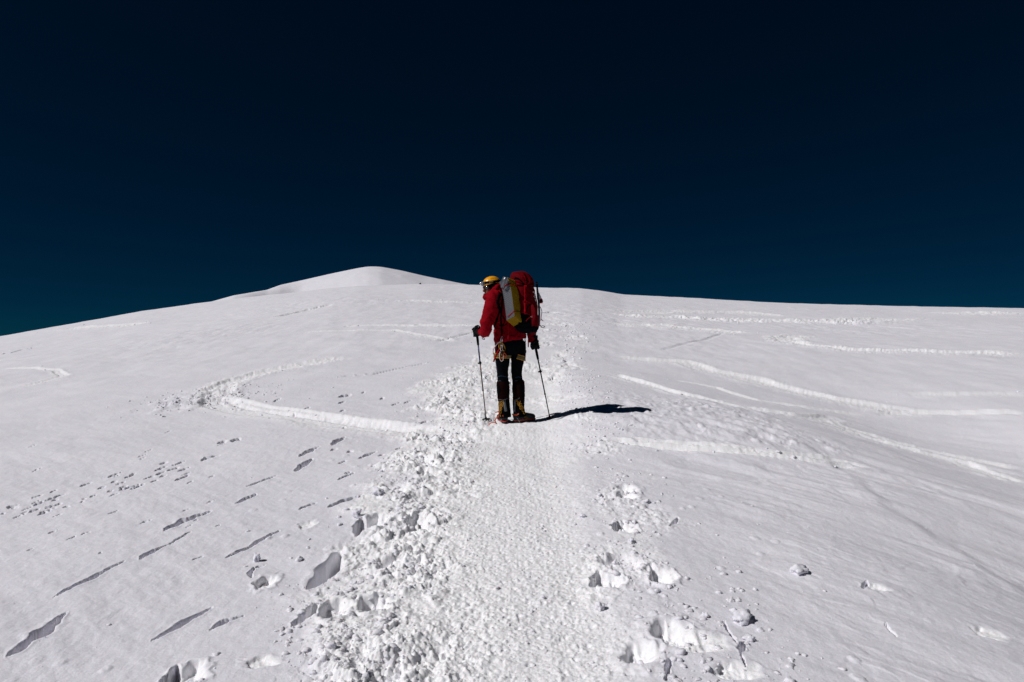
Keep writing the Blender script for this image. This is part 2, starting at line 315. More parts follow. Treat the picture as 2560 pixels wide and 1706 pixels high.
def detail(x, y):
    shp = x.shape; x = x.ravel(); y = y.ravel()
    r = np.hypot(x, y)
    h = np.zeros(x.shape)
    # long wind-shaped undulations; everywhere a quiet crust
    ca, sa = math.cos(0.70), math.sin(0.70)
    wx, wy = x * ca - y * sa, x * sa + y * ca          # wind direction
    h += 0.035 * pn(x * .35, y * .22, 1) + 0.018 * pn(x * .9, y * .6, 2)
    h += 0.10 * pn(x * .09, y * .06, 21) * sst(6, 20, r)
    h += 0.35 * pn(x * .035, y * .03, 22) * sst(15, 50, r) * sst(90, 60, r)
    rightm = sst(1.0, 1.9, x) * sst(13, 9, y)
    leftm = sst(-1.0, -1.9, x)
    wn = fbm(wx * 0.9 + 0.5 * pn(x * 2, y * 2, 8), wy * 2.6, 31, 4, .45) * (.5 + sst(-.4, .4, pn(x * .7, y * .7, 32)))
    h += (0.005 + 0.012 * rightm) * wn
    # small scalloped sastrugi: gentle windward ramps with sharp lee edges
    q = fbm(wx * 1.3, wy * 2.4, 40, 3) ; qq = q * 2.0 + wy * 1.8 + 1.2 * pn(x * 1.1, y * 1.1, 241)
    saw = (qq - np.floor(qq)); saw = np.where(saw < .86, saw / .86, (1 - saw) / .14)
    h += (0.0014 + 0.006 * rightm) * (saw - .5) * .55 * sst(-.1, .6, pn(x * .8, y * .8, 44) + .15) * sst(40, 12, r)
    h += 0.0018 * fbm(x * 14, y * 10, 50, 3) * sst(25, 8, r)
    far = sst(9, 22, r)
    h += far * (0.020 * billow(x * 1.2, y * .5, 55, 3) * sst(-.1, .5, pn(x * .12, y * .08, 56)) + 0.012 * fbm(x * 1.8, y * .7, 57, 3)) * sst(90, 40, r)
    # left slope: low streaks running across
    h += leftm * 0.0035 * fbm(wx * 2.5, wy * 6, 60, 3) * sst(14, 6, r)

    # ---- the beaten trail
    tx = trail_x(y); s = x - tx + 0.10 * pn(y * .9, x * 0 + 3.3, 70) + 0.03 * pn(x * 6, y * 6, 71)
    ym = sst(-6, 1, y)
    fade = sst(34, 11, y)
    hw = np.interp(y, [2.5, 5, 8.5, 12, 30], [.44, .52, .50, .42, .55])
    packed = sst(hw + .25, hw - .20, np.abs(s)) * ym * sst(21, 10, y)
    h += -0.030 * packed
    h += packed * (0.0028 * fbm(x * 9, y * 8, 72, 3, .6) + 0.0034 * billow(x * 26, y * 24, 73, 3, .6) + 0.0022 * facets(x * 22, y * 20, 272) + 0.007 * pn(x * 2.5, y * 1.8, 74))
    n_ = pn(x * 4, y * 4, 274); d1, v1 = cells(x * 26, y * 24, 75); nearm = sst(11, 6, r)
    h += packed * nearm * 0.008 * np.maximum(0.0, .42 - d1) / .42 * (v1 > .72)
    d1, v1 = cells(x * 21 + .4 * n_, y * 17, 275); h += -packed * nearm * 0.009 * sst(.34, .10, d1) * (v1 > .86)
    d1, v1 = cells(x * 40, y * 36, 276); h += -packed * nearm * 0.005 * sst(.36, .10, d1) * (v1 > .80)
    # the churned margins: heaped clods on the left, scattered on the right
    outL = np.interp(y, [2.5, 4.8, 6.7, 8.5, 12, 16, 25, 40], [.98, 1.12, 1.22, 1.25, 1.9, 1.7, 1.1, .9])
    outR = np.interp(y, [2.5, 4.8, 6.7, 8.5, 12, 16, 21, 30, 40], [1.0, 1.22, 1.25, 1.15, 1.1, 1.0, 1.6, 1.4, 1.0])
    n70 = pn(x * 2.2, y * 1.6, 76); n71 = pn(x * 5, y * 4, 171)
    cl = sst(outL + .16, outL - .34, -s + .34 * n70 + .12 * n71) * sst(hw - .50, hw + .26, -s + .22 * n70) * ym * sst(26, 12, y)
    cr = sst(outR + .1, outR - .5, s + .5 * n70 + .15 * n71) * sst(hw - .30, hw + .16, s + .12 * n71) * ym * fade
    cr = cr * (0.25 + 0.75 * sst(-.1, .5, pn(x * 1.7, y * 1.1, 77)))
    churn = np.clip(cl + .55 * cr, 0, 1)
    wxx, wyy = x + .03 * pn(x * 9, y * 9, 172), y + .03 * pn(x * 8, y * 8, 173)
    amp = sst(-.55, .45, pn(x * 1.3, y * 1.0, 174)) * .7 + .3
    h += churn * amp * (0.020 * billow(x * 3.2 + .3 * n70, y * 2.7, 78, 4, .58) + 0.012 * billow(x * 9, y * 8, 79, 3, .6) + 0.006 * billow(x * 27, y * 24, 80, 2, .6))
    h += churn * amp * (0.021 * facets(wxx * 6.5, wyy * 5.6, 175, .9) + 0.017 * facets(wxx * 15, wyy * 13, 176, .9) + 0.009 * facets(x * 34, y * 30, 177, .9))
    d2, v2 = cells(wxx * 6.5, wyy * 5.8, 81)
    h += cl * amp * 0.030 * sst(.42, .16, d2 + .10 * n71) * (v2 > .70)
    d2, v2 = cells(wxx * 2.6, wyy * 1.9, 83)
    h += -cl * 0.045 * sst(.34, .08, d2 + .08 * n70) * (v2 > .70)
    d2, v2 = cells(wxx * 2.4, wyy * 1.7, 84)
    h += -cr * 0.040 * sst(.28, .12, d2 + .08 * n70) * (v2 > .74)
    h += 0.014 * cl * sst(hw, hw + .6, -s)
    # higher up the trail breaks into choppy steps that thin out
    sf = s - .25 + .5 * pn(x * .5, y * .25, 290)
    fc = sst(.95, .35, np.abs(sf)) * sst(9, 12, y) * sst(42, 26, y) * sst(-.35, .25, pn(x * .9, y * .45, 291) + .08)
    h += fc * (0.030 * facets(x * 4.2, y * 2.6, 292) + 0.022 * billow(x * 7, y * 4, 293, 3, .6))
    d2, v2 = cells(x * 2.4, y * 1.5, 294); h += -fc * 0.06 * sst(.34, .12, d2) * (v2 > .5)
    loose = np.clip(.85 * packed + churn * 1.2 + .7 * fc, 0, 1)
    # thrown crumbs outside the churn
    d3, v3 = cells(x * 9, y * 7, 85)
    spray = sst(2.8, 1.0, np.abs(s)) * ym * fade
    h += spray * (1 - packed) * 0.010 * sst(.30, .12, d3 + .1 * n71) * (v3 > .93)
    # rough patch right of the climber towards the lip
    pr = sst(1.0, 1.5, x) * sst(4.2, 3.2, x) * sst(7.0, 7.8, y) * sst(11.5, 9.5, y)
    d3, v3 = cells(x * 6, y * 4, 86)
    h += pr * (0.014 * fbm(x * 5, y * 3, 87, 3, .6) + 0.010 * facets(wxx * 8, wyy * 6, 286) * sst(-.1, .4, n70) + 0.024 * sst(.36, .14, d3 + .12 * n71) * (v3 > .86))

    # ---- prints and tracks
    jx = x + 0.010 * pn(x * 13, y * 11, 90) + 0.005 * pn(x * 40, y * 36, 91)
    jy = y + 0.014 * pn(x * 11, y * 9, 92)
    for pts, hwd, dep in SLOTS:
        xs = [p[0] for p in pts]; ys = [p[1] for p in pts]; mgn = hwd * 5
        k = np.nonzero((x > min(xs) - mgn) & (x < max(xs) + mgn) & (y > min(ys) - mgn) & (y < max(ys) + mgn))[0]
        if not len(k): continue
        d, sd_, al = seg_dist(jx[k], jy[k], pts)
        wv = .72 * hwd * (0.22 + 0.78 * np.sin(np.pi * np.clip(al, .0, 1)) ** .8) * (1 + .45 * pn(al * 5, al * 0 + hwd * 99, 93))
        steep = np.where(sd_ > 0, 4.5, 1.8)
        f = np.clip((1 - d / np.maximum(wv, 1e-3)) * steep, 0, 1)
        h[k] -= 2.6 * dep * f * f * (3 - 2 * f) * (.6 + .4 * np.sin(np.pi * al)) * (1 + .30 * billow(x[k] * 16, y[k] * 10, 193, 3))
        h[k] += 0.04 * dep * np.exp(-((d - wv * 1.35) / (wv * .5)) ** 2)
    for bx, by, rx, ry, dep in BOWLS:
        k = np.nonzero((np.abs(x - bx) < rx * 2.4) & (np.abs(y - by) < ry * 2.4))[0]
        if not len(k): continue
        ex, ey = (jx[k] - bx) / rx, (jy[k] - by) / ry
        d = np.hypot(ex, ey) * (1 + .30 * pn(ex * 1.6 + bx, ey * 1.6 + by, 94))
        # steeper on the left, ramp on the right
        f = sst(1.0, np.where(ex < 0, .72, .25), d)
        h[k] -= dep * f * (1 + .25 * billow(x[k] * 22, y[k] * 18, 95, 2)); loose[k] = np.maximum(loose[k], sst(1.15, .8, d))
        h[k] += .16 * dep * np.exp(-((d - 1.18) / .2) ** 2)
    for pts, hwd, dep, berm, rough in TRACKS:
        xs = [p[0] for p in pts]; ys = [p[1] for p in pts]; mgn = hwd * 3.5
        k = np.nonzero((x > min(xs) - mgn) & (x < max(xs) + mgn) & (y > min(ys) - mgn) & (y < max(ys) + mgn))[0]
        if not len(k): continue
        X, Y = x[k], y[k]
        d, sd_, al = seg_dist(X + hwd * .3 * pn(X * .9, Y * .9, 96), Y + hwd * .3 * pn(X * .8, Y * .8, 97), pts)
        wv = hwd * (1 + .25 * pn(X * 1.5, Y * 1.5, 98)); e = sst(0, .06, al) * sst(1, .90, al)
        g = sst(1.0, .55, d / wv) * e
        if rough or berm: loose[k] = np.maximum(loose[k], (1.0 if hwd < .09 else .75) * sst(1.7, 1.0, d / wv) * e)
        brk = .45 + .55 * sst(-.2, .3, pn(X * 1.1, Y * 1.1, 99))
        h[k] += -.8 * dep * g + .38 * berm * brk * e * np.exp(-((d - wv * 1.15) / (wv * .35)) ** 2)
        if rough:
            ro = sst(2.4, .5, d / wv) * e; fq = 1.0 if rough > .07 else 2.2
            h[k] += ro * rough * .50 * (billow(X * 3 * fq, Y * 1.6 * fq, 100, 4, .62))
    # the outside of the ski turn: spray of clods
    c = V((478, 915))[0]; dd = np.hypot((x - c[0]) / 1.1, (y - c[1]) / 1.7)
    d3, v3 = cells(x * 4.5, y * 3.2, 101)
    h += sst(1.2, .3, dd) * 0.035 * np.sqrt(np.maximum(0, 1 - (d3 / .45) ** 2)) * (v3 > .6)
    # level the stance under the climber's boots and where the poles stand
    for cx, cy, rr, lvl in STANCE:
        k = np.nonzero((np.abs(x - cx) < rr) & (np.abs(y - cy) < rr))[0]
        if len(k):
            d = np.hypot(x[k] - cx, y[k] - cy); f = sst(rr, rr * .35, d)
            h[k] += f * (lvl - (base(np.array([cx]), np.array([cy]))[0] - .03))
    global LOOSE; LOOSE = loose.reshape(shp)
    return h.reshape(shp)

def grid_mesh(name, X, Y, Z, m, closed=False):
    nr, nc = X.shape
    co = np.stack([X, Y, Z], -1).reshape(-1, 3).astype(np.float32)
    ii = np.arange(nr * nc).reshape(nr, nc)
    if closed: a, b = ii, np.roll(ii, -1, 1)
    else: a, b = ii[:, :-1], ii[:, 1:]
    q = np.stack([a[:-1], b[:-1], b[1:], a[1:]], -1).reshape(-1, 4).astype(np.int32)
    me = bpy.data.meshes.new(name)
    me.vertices.add(len(co)); me.vertices.foreach_set('co', co.ravel())
    me.loops.add(q.size); me.loops.foreach_set('vertex_index', q.ravel())
    me.polygons.add(len(q)); me.polygons.foreach_set('loop_start', np.arange(0, q.size, 4, dtype=np.int32))
    me.polygons.foreach_set('loop_total', np.full(len(q), 4, np.int32))
    me.update(calc_edges=True); me.polygons.foreach_set('use_smooth', np.ones(len(q), bool))
    me.materials.append(m)
    o = bpy.data.objects.new(name, me); COL.objects.link(o); return o

# ------------------------------------------------------------------ design coordinates for the climber
Y0 = 8.5
def D(cx, cy, dy=0.0):      # drawing coordinates of the climber sheet (1.365 mm per unit at 8.5 m) to world
    px = 1150 + cx / 3.647; py = 660 + cy / 3.647; d = Y0 + dy
    return Vector(((px - 1280) / F * d, d, CAMZ + (853 - py) / F * d))
def gz(x, y): return float(CAMZ + base(np.array([x]), np.array([y]))[0] + detail(np.array([x]), np.array([y]))[0])
STANCE = []
HEEL_L = D(404, 1462, 0.0); HEEL_R = D(512, 1452, 0.03)
STANCE.append(((HEEL_L.x + HEEL_R.x) / 2 + .06, HEEL_L.y + .1, 1.3, (HEEL_L.z + HEEL_R.z) / 2 - CAMZ + .022))
# ------------------------------------------------------------------ build the setting
def structure(o): o['kind'] = 'structure'; return o
u = np.concatenate([1 / np.array([.25, .6, 1.0, 1.4, 1.8, 2.1, 2.35]), np.linspace(1 / 2.55, 1 / 16.0, 700)])
rad = np.concatenate([1 / u, np.linspace(16.15, 40, 150), np.linspace(40.25, 92, 130), [95, 99, 105, 112, 120, 130, 145, 165, 190, 220, 260, 320, 400, 520, 700, 1000, 1500, 2300, 4000, 7000]])
tn = np.arctan(np.linspace(-.80, .80, 1130))
side = np.concatenate([np.linspace(tn[-1], 1.1, 60)[1:], np.linspace(1.1, math.pi, 50)[1:-1]])
phi = np.concatenate([-side[::-1], tn, side, [math.pi]])
PH, RR = np.meshgrid(phi, rad)
X = RR * np.sin(PH); Y = RR * np.cos(PH)
Z = CAMZ + base(X, Y)
near = RR < 110
dz = np.zeros_like(Z); nrow = int((rad < 110).sum())
dz[:nrow] = detail(X[:nrow], Y[:nrow]); dz[0] = dz[0].mean()
lo = np.zeros_like(Z); lo[:nrow] = LOOSE
slope = structure(grid_mesh('snow_slope', X, Y, Z + dz, SNOW, closed=True))
at_ = slope.data.attributes.new('loose', 'FLOAT', 'POINT'); at_.data.foreach_set('value', lo.astype(np.float32).ravel())
print('slope polys', len(slope.data.polygons))

# summit dome behind the crest
SP = [(420, 800), (512, 759), (584, 739), (645, 729), (668, 725), (700, 713), (760, 700), (830, 684), (893, 671), (920, 666.5), (951, 667), (1005, 677), (1060, 690), (1148, 708), (1200, 717), (1300, 736), (1450, 775)]
sp = np.linspace(SP[0][0], SP[-1][0], 400)
sq = np.interp(sp, [p[0] for p in SP], [p[1] for p in SP]); kk = np.hanning(17); kk /= kk.sum()
sq2 = np.convolve(np.pad(sq, 8, mode='edge'), kk, 'valid')
wloc = sst(690, 720, sp); sq = sq2 * wloc + (np.convolve(np.pad(sq, 3, mode='edge'), np.hanning(7) / np.hanning(7).sum(), 'valid')) * (1 - wloc)
pa = np.arctan((sp - 1280) / F); pe = (853 - sq) / F * np.cos(pa)
rs_ = np.linspace(0, 1, 160)
PA, RS = np.meshgrid(pa, rs_); PE = np.broadcast_to(pe, PA.shape)
rc = 250 - 60 * sst(760, 560, np.broadcast_to(sp, PA.shape))
rr = rc * (0.62 + 0.75 * RS)
dd = (rr - rc)
Zs = CAMZ + rr * PE - np.where(dd < 0, .0023 * dd * dd, .0022 * dd * dd)
Xs, Ys = rr * np.sin(PA), rr * np.cos(PA)
Zs = Zs + (.5 * pn(Xs * .02, Ys * .02, 200) + .18 * fbm(Xs * .08, Ys * .05, 201, 4)) * sst(0, -14, dd)
# shallow wind scoop on the right flank of the dome
dome = structure(grid_mesh('summit', Xs, Ys, Zs, snow_material('far_snow', .5)))
# ------------------------------------------------------------------ object helpers
def link(o, parent=None):
    COL.objects.link(o)
    if parent is not None:
        o.parent = parent; o.matrix_parent_inverse = parent.matrix_world.inverted() if False else Matrix.Translation(-parent.location)
    return o
def thing(name, loc, label, cat, group=None):
    o = bpy.data.objects.new(name, None); o.location = loc; o.empty_display_size = .1; COL.objects.link(o)
    o['label'] = label; o['category'] = cat
    if group: o['group'] = group
    return o
def mesh_obj(name, verts, faces, m, parent=None, smooth=True):
    me = bpy.data.meshes.new(name); me.from_pydata([tuple(v) for v in verts], [], faces); me.update()
    if smooth: me.polygons.foreach_set('use_smooth', [True] * len(me.polygons))
    me.materials.append(m); o = bpy.data.objects.new(name, me)
    # a part's name stays plain; root location handled through the parent inverse
    return link(o, parent)
class MB:
    def __init__(s): s.v = []; s.f = []
    def add(s, v, f):
        n = len(s.v); s.v += [Vector(p) for p in v]; s.f += [tuple(i + n for i in q) for q in f]; return s
    def obj(s, name, m, parent=None, smooth=True): return mesh_obj(name, s.v, s.f, m, parent, smooth)
    def tube(s, pts, rad, seg=10, closed=False, sub=1, side=None, flat=1.0, cap=True):
        """a tube along points; rad is a number, a list or a list of (a, b); side fixes the direction of radius a"""
        pts = [Vector(p) for p in pts]
        rr = [rad] * len(pts) if not isinstance(rad, (list, tuple)) else list(rad)
        rr = [r if isinstance(r, (list, tuple)) else (r, r * flat) for r in rr]
        if sub > 1: pts, rr = smoothpath(pts, rr, sub, closed)
        n = len(pts); rings = []; prev = None
        for i, p in enumerate(pts):
            if closed: t = pts[(i + 1) % n] - pts[i - 1]
            else: t = pts[min(i + 1, n - 1)] - pts[max(i - 1, 0)]
            t = t.normalized() if t.length > 1e-9 else Vector((0, 0, 1))
            if side is not None: a = Vector(side if not callable(side) else side(i / (n - 1)))
            elif prev is None: a = Vector((1, 0, 0)) if abs(t.x) < .8 else Vector((0, 1, 0))
            else: a = prev
            a = (a - t * a.dot(t)).normalized(); prev = a; b = t.cross(a)
            rings.append([p + a * rr[i][0] * math.cos(2 * math.pi * k / seg) + b * rr[i][1] * math.sin(2 * math.pi * k / seg) for k in range(seg)])
        v = [q for r in rings for q in r]; f = []
        for i in range(n if closed else n - 1):
            for k in range(seg):
                a0, a1 = i * seg + k, i * seg + (k + 1) % seg; j = (i + 1) % n
                f.append((a0, a1, j * seg + (k + 1) % seg, j * seg + k))
        if cap and not closed: f.append(tuple(range(seg))[::-1]); f.append(tuple((n - 1) * seg + k for k in range(seg)))
        return s.add(v, f)
    def ball(s, c, r, seg=16, rot=None):
        c = Vector(c); r = r if isinstance(r, (tuple, list)) else (r, r, r); v = []; f = []; rings = seg // 2
        for i in range(1, rings):
            th = math.pi * i / rings
            for k in range(seg):
                ph = 2 * math.pi * k / seg
                p = Vector((r[0] * math.sin(th) * math.cos(ph), r[1] * math.sin(th) * math.sin(ph), r[2] * math.cos(th)))
                v.append(c + (rot @ p if rot else p))
        for p in (Vector((0, 0, r[2])), Vector((0, 0, -r[2]))): v.append(c + (rot @ p if rot else p))
        for i in range(rings - 2):
            for k in range(seg): f.append((i * seg + k, (i + 1) * seg + k, (i + 1) * seg + (k + 1) % seg, i * seg + (k + 1) % seg))
        t, b = len(v) - 2, len(v) - 1
        for k in range(seg): f.append((t, k, (k + 1) % seg)); f.append((b, (rings - 2) * seg + (k + 1) % seg, (rings - 2) * seg + k))
        return s.add(v, f)
    def box(s, c, ax, ay, az):
        """a box from its centre and three half axes, corners slightly broken"""
        c, ax, ay, az = map(Vector, (c, ax, ay, az)); e = .82; v = []
        for sx in (-1, 1):
            for sy in (-1, 1):
                for sz in (-1, 1):
                    v += [c + ax * sx * e + ay * sy + az * sz * e, c + ax * sx + ay * sy * e + az * sz * e, c + ax * sx * e + ay * sy * e + az * sz]
        bm = bmesh.new(); vs = [bm.verts.new(p) for p in v]; r = bmesh.ops.convex_hull(bm, input=vs); bm.verts.index_update()
        f = [tuple(q.index for q in fc.verts) for fc in bm.faces]; vv = [q.co.copy() for q in bm.verts]; bm.free()
        return s.add(vv, f)
    def ribbon(s, pts, wdt, nrm, th=.002, sub=4):
        """a flat strap: path, width, the normal it lies against (a vector or one per point)"""
        pts = [Vector(p) for p in pts]; nn = nrm if isinstance(nrm, list) else [Vector(nrm)] * len(pts)
        rr = [(n.x, n.y, n.z) for n in nn]; P, Nn = smoothpath(pts, rr, sub, False); n = len(P); v = []; f = []
        for i, p in enumerate(P):
            t = (P[min(i + 1, n - 1)] - P[max(i - 1, 0)]).normalized(); q = Vector(Nn[i]).normalized(); sd_ = t.cross(q).normalized(); q = sd_.cross(t)
            for a, b in ((-1, -1), (1, -1), (1, 1), (-1, 1)): v.append(p + sd_ * a * wdt / 2 + q * b * th / 2)
        for i in range(n - 1):
            for k in range(4): f.append((i * 4 + k, i * 4 + (k + 1) % 4, (i + 1) * 4 + (k + 1) % 4, (i + 1) * 4 + k))
        f.append((3, 2, 1, 0)); f.append(tuple((n - 1) * 4 + k for k in range(4)))
        return s.add(v, f)
def smoothpath(pts, rr, sub, closed=False):
    n = len(pts); P = []; Rr = []
    g = (lambda i: i % n) if closed else (lambda i: min(max(i, 0), n - 1))
    for i in range(n if closed else n - 1):
        a, b, c, d = (pts[g(i + k)] for k in (-1, 0, 1, 2)); ra, rb, rc_, rd = (rr[g(i + k)] for k in (-1, 0, 1, 2))
        for k in range(sub):
            t = k / sub; w = (-.5 * t + t * t - .5 * t ** 3, 1 - 2.5 * t * t + 1.5 * t ** 3, .5 * t + 2 * t * t - 1.5 * t ** 3, -.5 * t * t + .5 * t ** 3)
            P.append(a * w[0] + b * w[1] + c * w[2] + d * w[3])
            Rr.append(tuple(ra[j] * w[0] + rb[j] * w[1] + rc_[j] * w[2] + rd[j] * w[3] for j in range(len(rb))))
    if not closed: P.append(pts[-1]); Rr.append(rr[-1])
    return P, Rr
def fuse(name, mb, m, parent=None, voxel=.006, smooth=4, wrinkle=None):
    """join overlapping closed shapes into one continuous skin, then relax and crease it"""
    me = bpy.data.meshes.new('tmp'); me.from_pydata([tuple(p) for p in mb.v], [], mb.f); me.update()
    bm = bmesh.new(); bm.from_mesh(me); bmesh.ops.recalc_face_normals(bm, faces=bm.faces); bm.to_mesh(me); bm.free()
    o = bpy.data.objects.new('tmp', me); COL.objects.link(o)
    md = o.modifiers.new('r', 'REMESH'); md.mode = 'VOXEL'; md.voxel_size = voxel; md.use_smooth_shade = True
    if smooth: sm = o.modifiers.new('s', 'SMOOTH'); sm.factor = .5; sm.iterations = smooth
    dg = bpy.context.evaluated_depsgraph_get(); dg.update()
    new = bpy.data.meshes.new_from_object(o.evaluated_get(dg)); bpy.data.objects.remove(o); bpy.data.meshes.remove(me)
    n = len(new.vertices); co = np.empty(n * 3, np.float32); new.vertices.foreach_get('co', co); co = co.reshape(-1, 3)
    if wrinkle:
        nr = np.empty(n * 3, np.float32); new.vertices.foreach_get('normal', nr); nr = nr.reshape(-1, 3)
        co = co + nr * wrinkle(co)[:, None]; new.vertices.foreach_set('co', co.astype(np.float32).ravel())
    new.update(); new.polygons.foreach_set('use_smooth', [True] * len(new.polygons))
    new.name = name; new.materials.clear(); new.materials.append(m)
    o = bpy.data.objects.new(name, new); return link(o, parent)
def folds(amp, fx=9, fz=16, fine=.3, seed=300):
    """cloth creases: ridges that mostly run across the limb"""
    def f(c):
        a = c[:, 0] * .7 + c[:, 1] * .7; b = c[:, 0] * .7 - c[:, 1] * .7; z = c[:, 2]
        wv = pn(a * 5, z * 5 + b * 4, seed) * .8
        r = 1 - 2 * np.abs(pn(a * fx + b * fx * .6 + wv, z * fz + wv * 2 + b * 4, seed + 1))
        r2 = 1 - 2 * np.abs(pn(b * fx * 1.7 + 5, z * fz * 1.3 + a * 9, seed + 2))
        return (amp * (r - .5) + amp * .5 * (r2 - .5) + amp * fine * pn(a * 60, z * 60, seed + 3)).astype(np.float32)
    return f
def bvh(o):
    me = o.data; off = o.matrix_parent_inverse.translation + (o.parent.location if o.parent else Vector()) if o.parent else Vector()
    return BVHTree.FromPolygons([v.co.copy() for v in me.vertices], [tuple(p.vertices) for p in me.polygons])
EYE = Vector((0, 0, CAMZ))
def on(tree, cx, cy, off=.002):
    """the point of a surface lying behind a drawing coordinate, lifted off a little, and its normal"""
    d = (D(cx, cy) - EYE).normalized(); h, n, i, t = tree.ray_cast(EYE, d)
    if h is None: return None, None
    if n.dot(d) > 0: n = -n
    return h + n * off, n
def strap_on(mb, tree, pts, wdt, off=.004, th=.003, sub=3, dens=3):
    P = []; Nn = []
    for (a, b), (c, d) in zip(pts[:-1], pts[1:]):
        for k in range(dens): P.append((a + (c - a) * k / dens, b + (d - b) * k / dens))
    P.append(pts[-1]); W = []; 
    for p in P:
        h, n = on(tree, *p, off)
        if h is not None: W.append(h); Nn.append(n)
    if len(W) > 1: mb.ribbon(W, wdt, Nn, th, sub)
    return W
def cord_on(mb, tree, pts, r, off=.003, seg=6, dens=3, closed=False):
    P = []; q = list(zip(pts[:-1], pts[1:])) + ([(pts[-1], pts[0])] if closed else [])
    for (a, b), (c, d) in q:
        for k in range(dens): P.append((a + (c - a) * k / dens, b + (d - b) * k / dens))
    if not closed: P.append(pts[-1])
    W = [h for h, n in (on(tree, *p, off) for p in P) if h is not None]
    if len(W) > 2: mb.tube(W, r, seg, closed=closed)
def unparent_space(*a): pass

# ------------------------------------------------------------------ the climber
FW = Vector((-.70, .70, 0)).normalized()      # where the trunk faces (up the slope and left)
LF = Vector((-.70, -.70, 0)).normalized()     # the climber's left
UP = Vector((0, 0, 1))
person = thing('person', D(455, 1455, .05), 'climber in red jacket and yellow helmet standing on the trail, head turned left', 'person')
PC = D(452, 700, .03)       # pelvis
CH = D(425, 420, .03)       # chest
NK = D(352, 285, .04)       # root of the neck
SL = D(315, 305, -.13); SR = D(520, 320, .17)
EL = D(246, 600, -.16); HL = D(150, 618, .06)       # left elbow, left hand
ER = D(655, 560, .18); HR = D(684, 738, .16)
HIPL, HIPR = D(392, 740, -.03), D(520, 740, .07)
KNL, KNR = D(392, 1040, .0), D(522, 1040, .07)
ANL, ANR = D(406, 1370, .02), D(530, 1370, .05)

# head frame: facing left, a little towards the camera, bowed
HF = Vector((-.84, -.44, -.16)).normalized(); HS = HF.cross(UP).normalized(); HU = HS.cross(HF).normalized()   # HS = climber's right
HC = D(288, 211, .02)
def hp(f, s, u): return HC + HF * f + HS * s + HU * u
HROT = Matrix((HF, HS, HU)).transposed()

def hand(mb, c, grip, away, side, r, scale=1.0, thumb=1):
    """a fist closed round a pole: grip = pole direction, away = from wrist to knuckles"""
    g = Vector(grip).normalized(); a = (Vector(away) - g * Vector(away).dot(g)).normalized(); s = g.cross(a) * side
    k = scale
    # palm: a thick slab beside the grip
    mb.tube([c - a * .055 * k - s * .012 * k, c - a * .02 * k - s * .03 * k, c + a * .022 * k - s * .034 * k], [(.034 * k, .022 * k), (.043 * k, .021 * k), (.041 * k, .016 * k)], 12, side=g, sub=3)
    for i, (o, l) in enumerate(((.036, .95), (.013, 1.05), (-.011, 1.0), (-.033, .85))):
        base_ = c + g * o * k; R0 = (r + .011 * k)
        pts = []; 
        for j, an in enumerate((150, 105, 62, 18, -28, -72, -110)):
            if j > 5 and l < .9: continue
            t = R_(an * (1 if True else 1)); q = R0 * (1.35 if j < 2 else 1.05)
            pts.append(base_ + a * math.sin(t + math.pi / 2 - 1.5708 + .9) * q - s * math.cos(t + .9) * q)
        mb.tube(pts, [.0125 * k, .0125 * k, .0122 * k, .0118 * k, .0112 * k, .0105 * k, .0095 * k][:len(pts)], 8, sub=2)
        mb.ball(pts[0], .0125 * k, 8); mb.ball(pts[-1], .0105 * k, 8)
    # thumb leaves the side of the palm and crosses the fingers
    b = c + g * .030 * k - a * .035 * k - s * .018 * k
    tp = [b, c + g * .052 * k - a * .022 * k + s * .010 * k, c + g * .050 * k + a * .004 * k + s * .030 * k, c + g * .036 * k + a * .026 * k + s * .034 * k]
    mb.tube(tp, [.016 * k, .015 * k, .0135 * k, .011 * k], 9, sub=3); mb.ball(tp[-1], .011 * k, 8)

POLE_L = (D(148, 572, .08), D(240, 1428, .24)); POLE_R = (D(678, 706, .14), D(822, 1412, .46))
gl = (POLE_L[0] - POLE_L[1]).normalized(); gr = (POLE_R[0] - POLE_R[1]).normalized()
HLc = POLE_L[0] - gl * .075; HRc = POLE_R[0] - gr * .055
# -- one continuous body under the clothes
b = MB()
b.tube([HIPL * .5 + HIPR * .5 - UP * .04, PC, (PC + CH) * .5, CH, NK - FW * .02 - UP * .03], [(.13, .09), (.15, .10), (.13, .095), (.17, .11), (.07, .07)], 18, sub=4, side=LF)
b.tube([NK - UP * .02, NK + (HC - NK) * .5, HC - HF * .02], [.062, .058, .06], 14, sub=3)
for A, E, W_ in ((SL, EL, HLc), (SR, ER, HRc)):
    b.tube([CH + (A - CH) * .3 + UP * .05, A, (A + E) * .5, E, (E + W_) * .5, E + (W_ - E) * .86, W_], [.06, .055, .048, .040, .037, .028, .026], 12, sub=3)
for hh, kn, an, toe in ((HIPL, KNL, ANL, Vector((-.22, .97, 0))), (HIPR, KNR, ANR, Vector((.80, .60, 0)))):
    b.tube([hh + UP * .03, hh - UP * .05, (hh + kn) * .5, kn, (kn + an) * .5 + UP * .05, an - UP * .02, an - UP * .06], [.085, .088, .07, .053, .055, .038, .036], 14, sub=3)
    b.tube([an - UP * .075 - toe * .02, an - UP * .075 + toe * .08, an - UP * .085 + toe * .17], [(.036, .034), (.042, .028), (.036, .018)], 10, sub=2, side=toe.cross(UP))
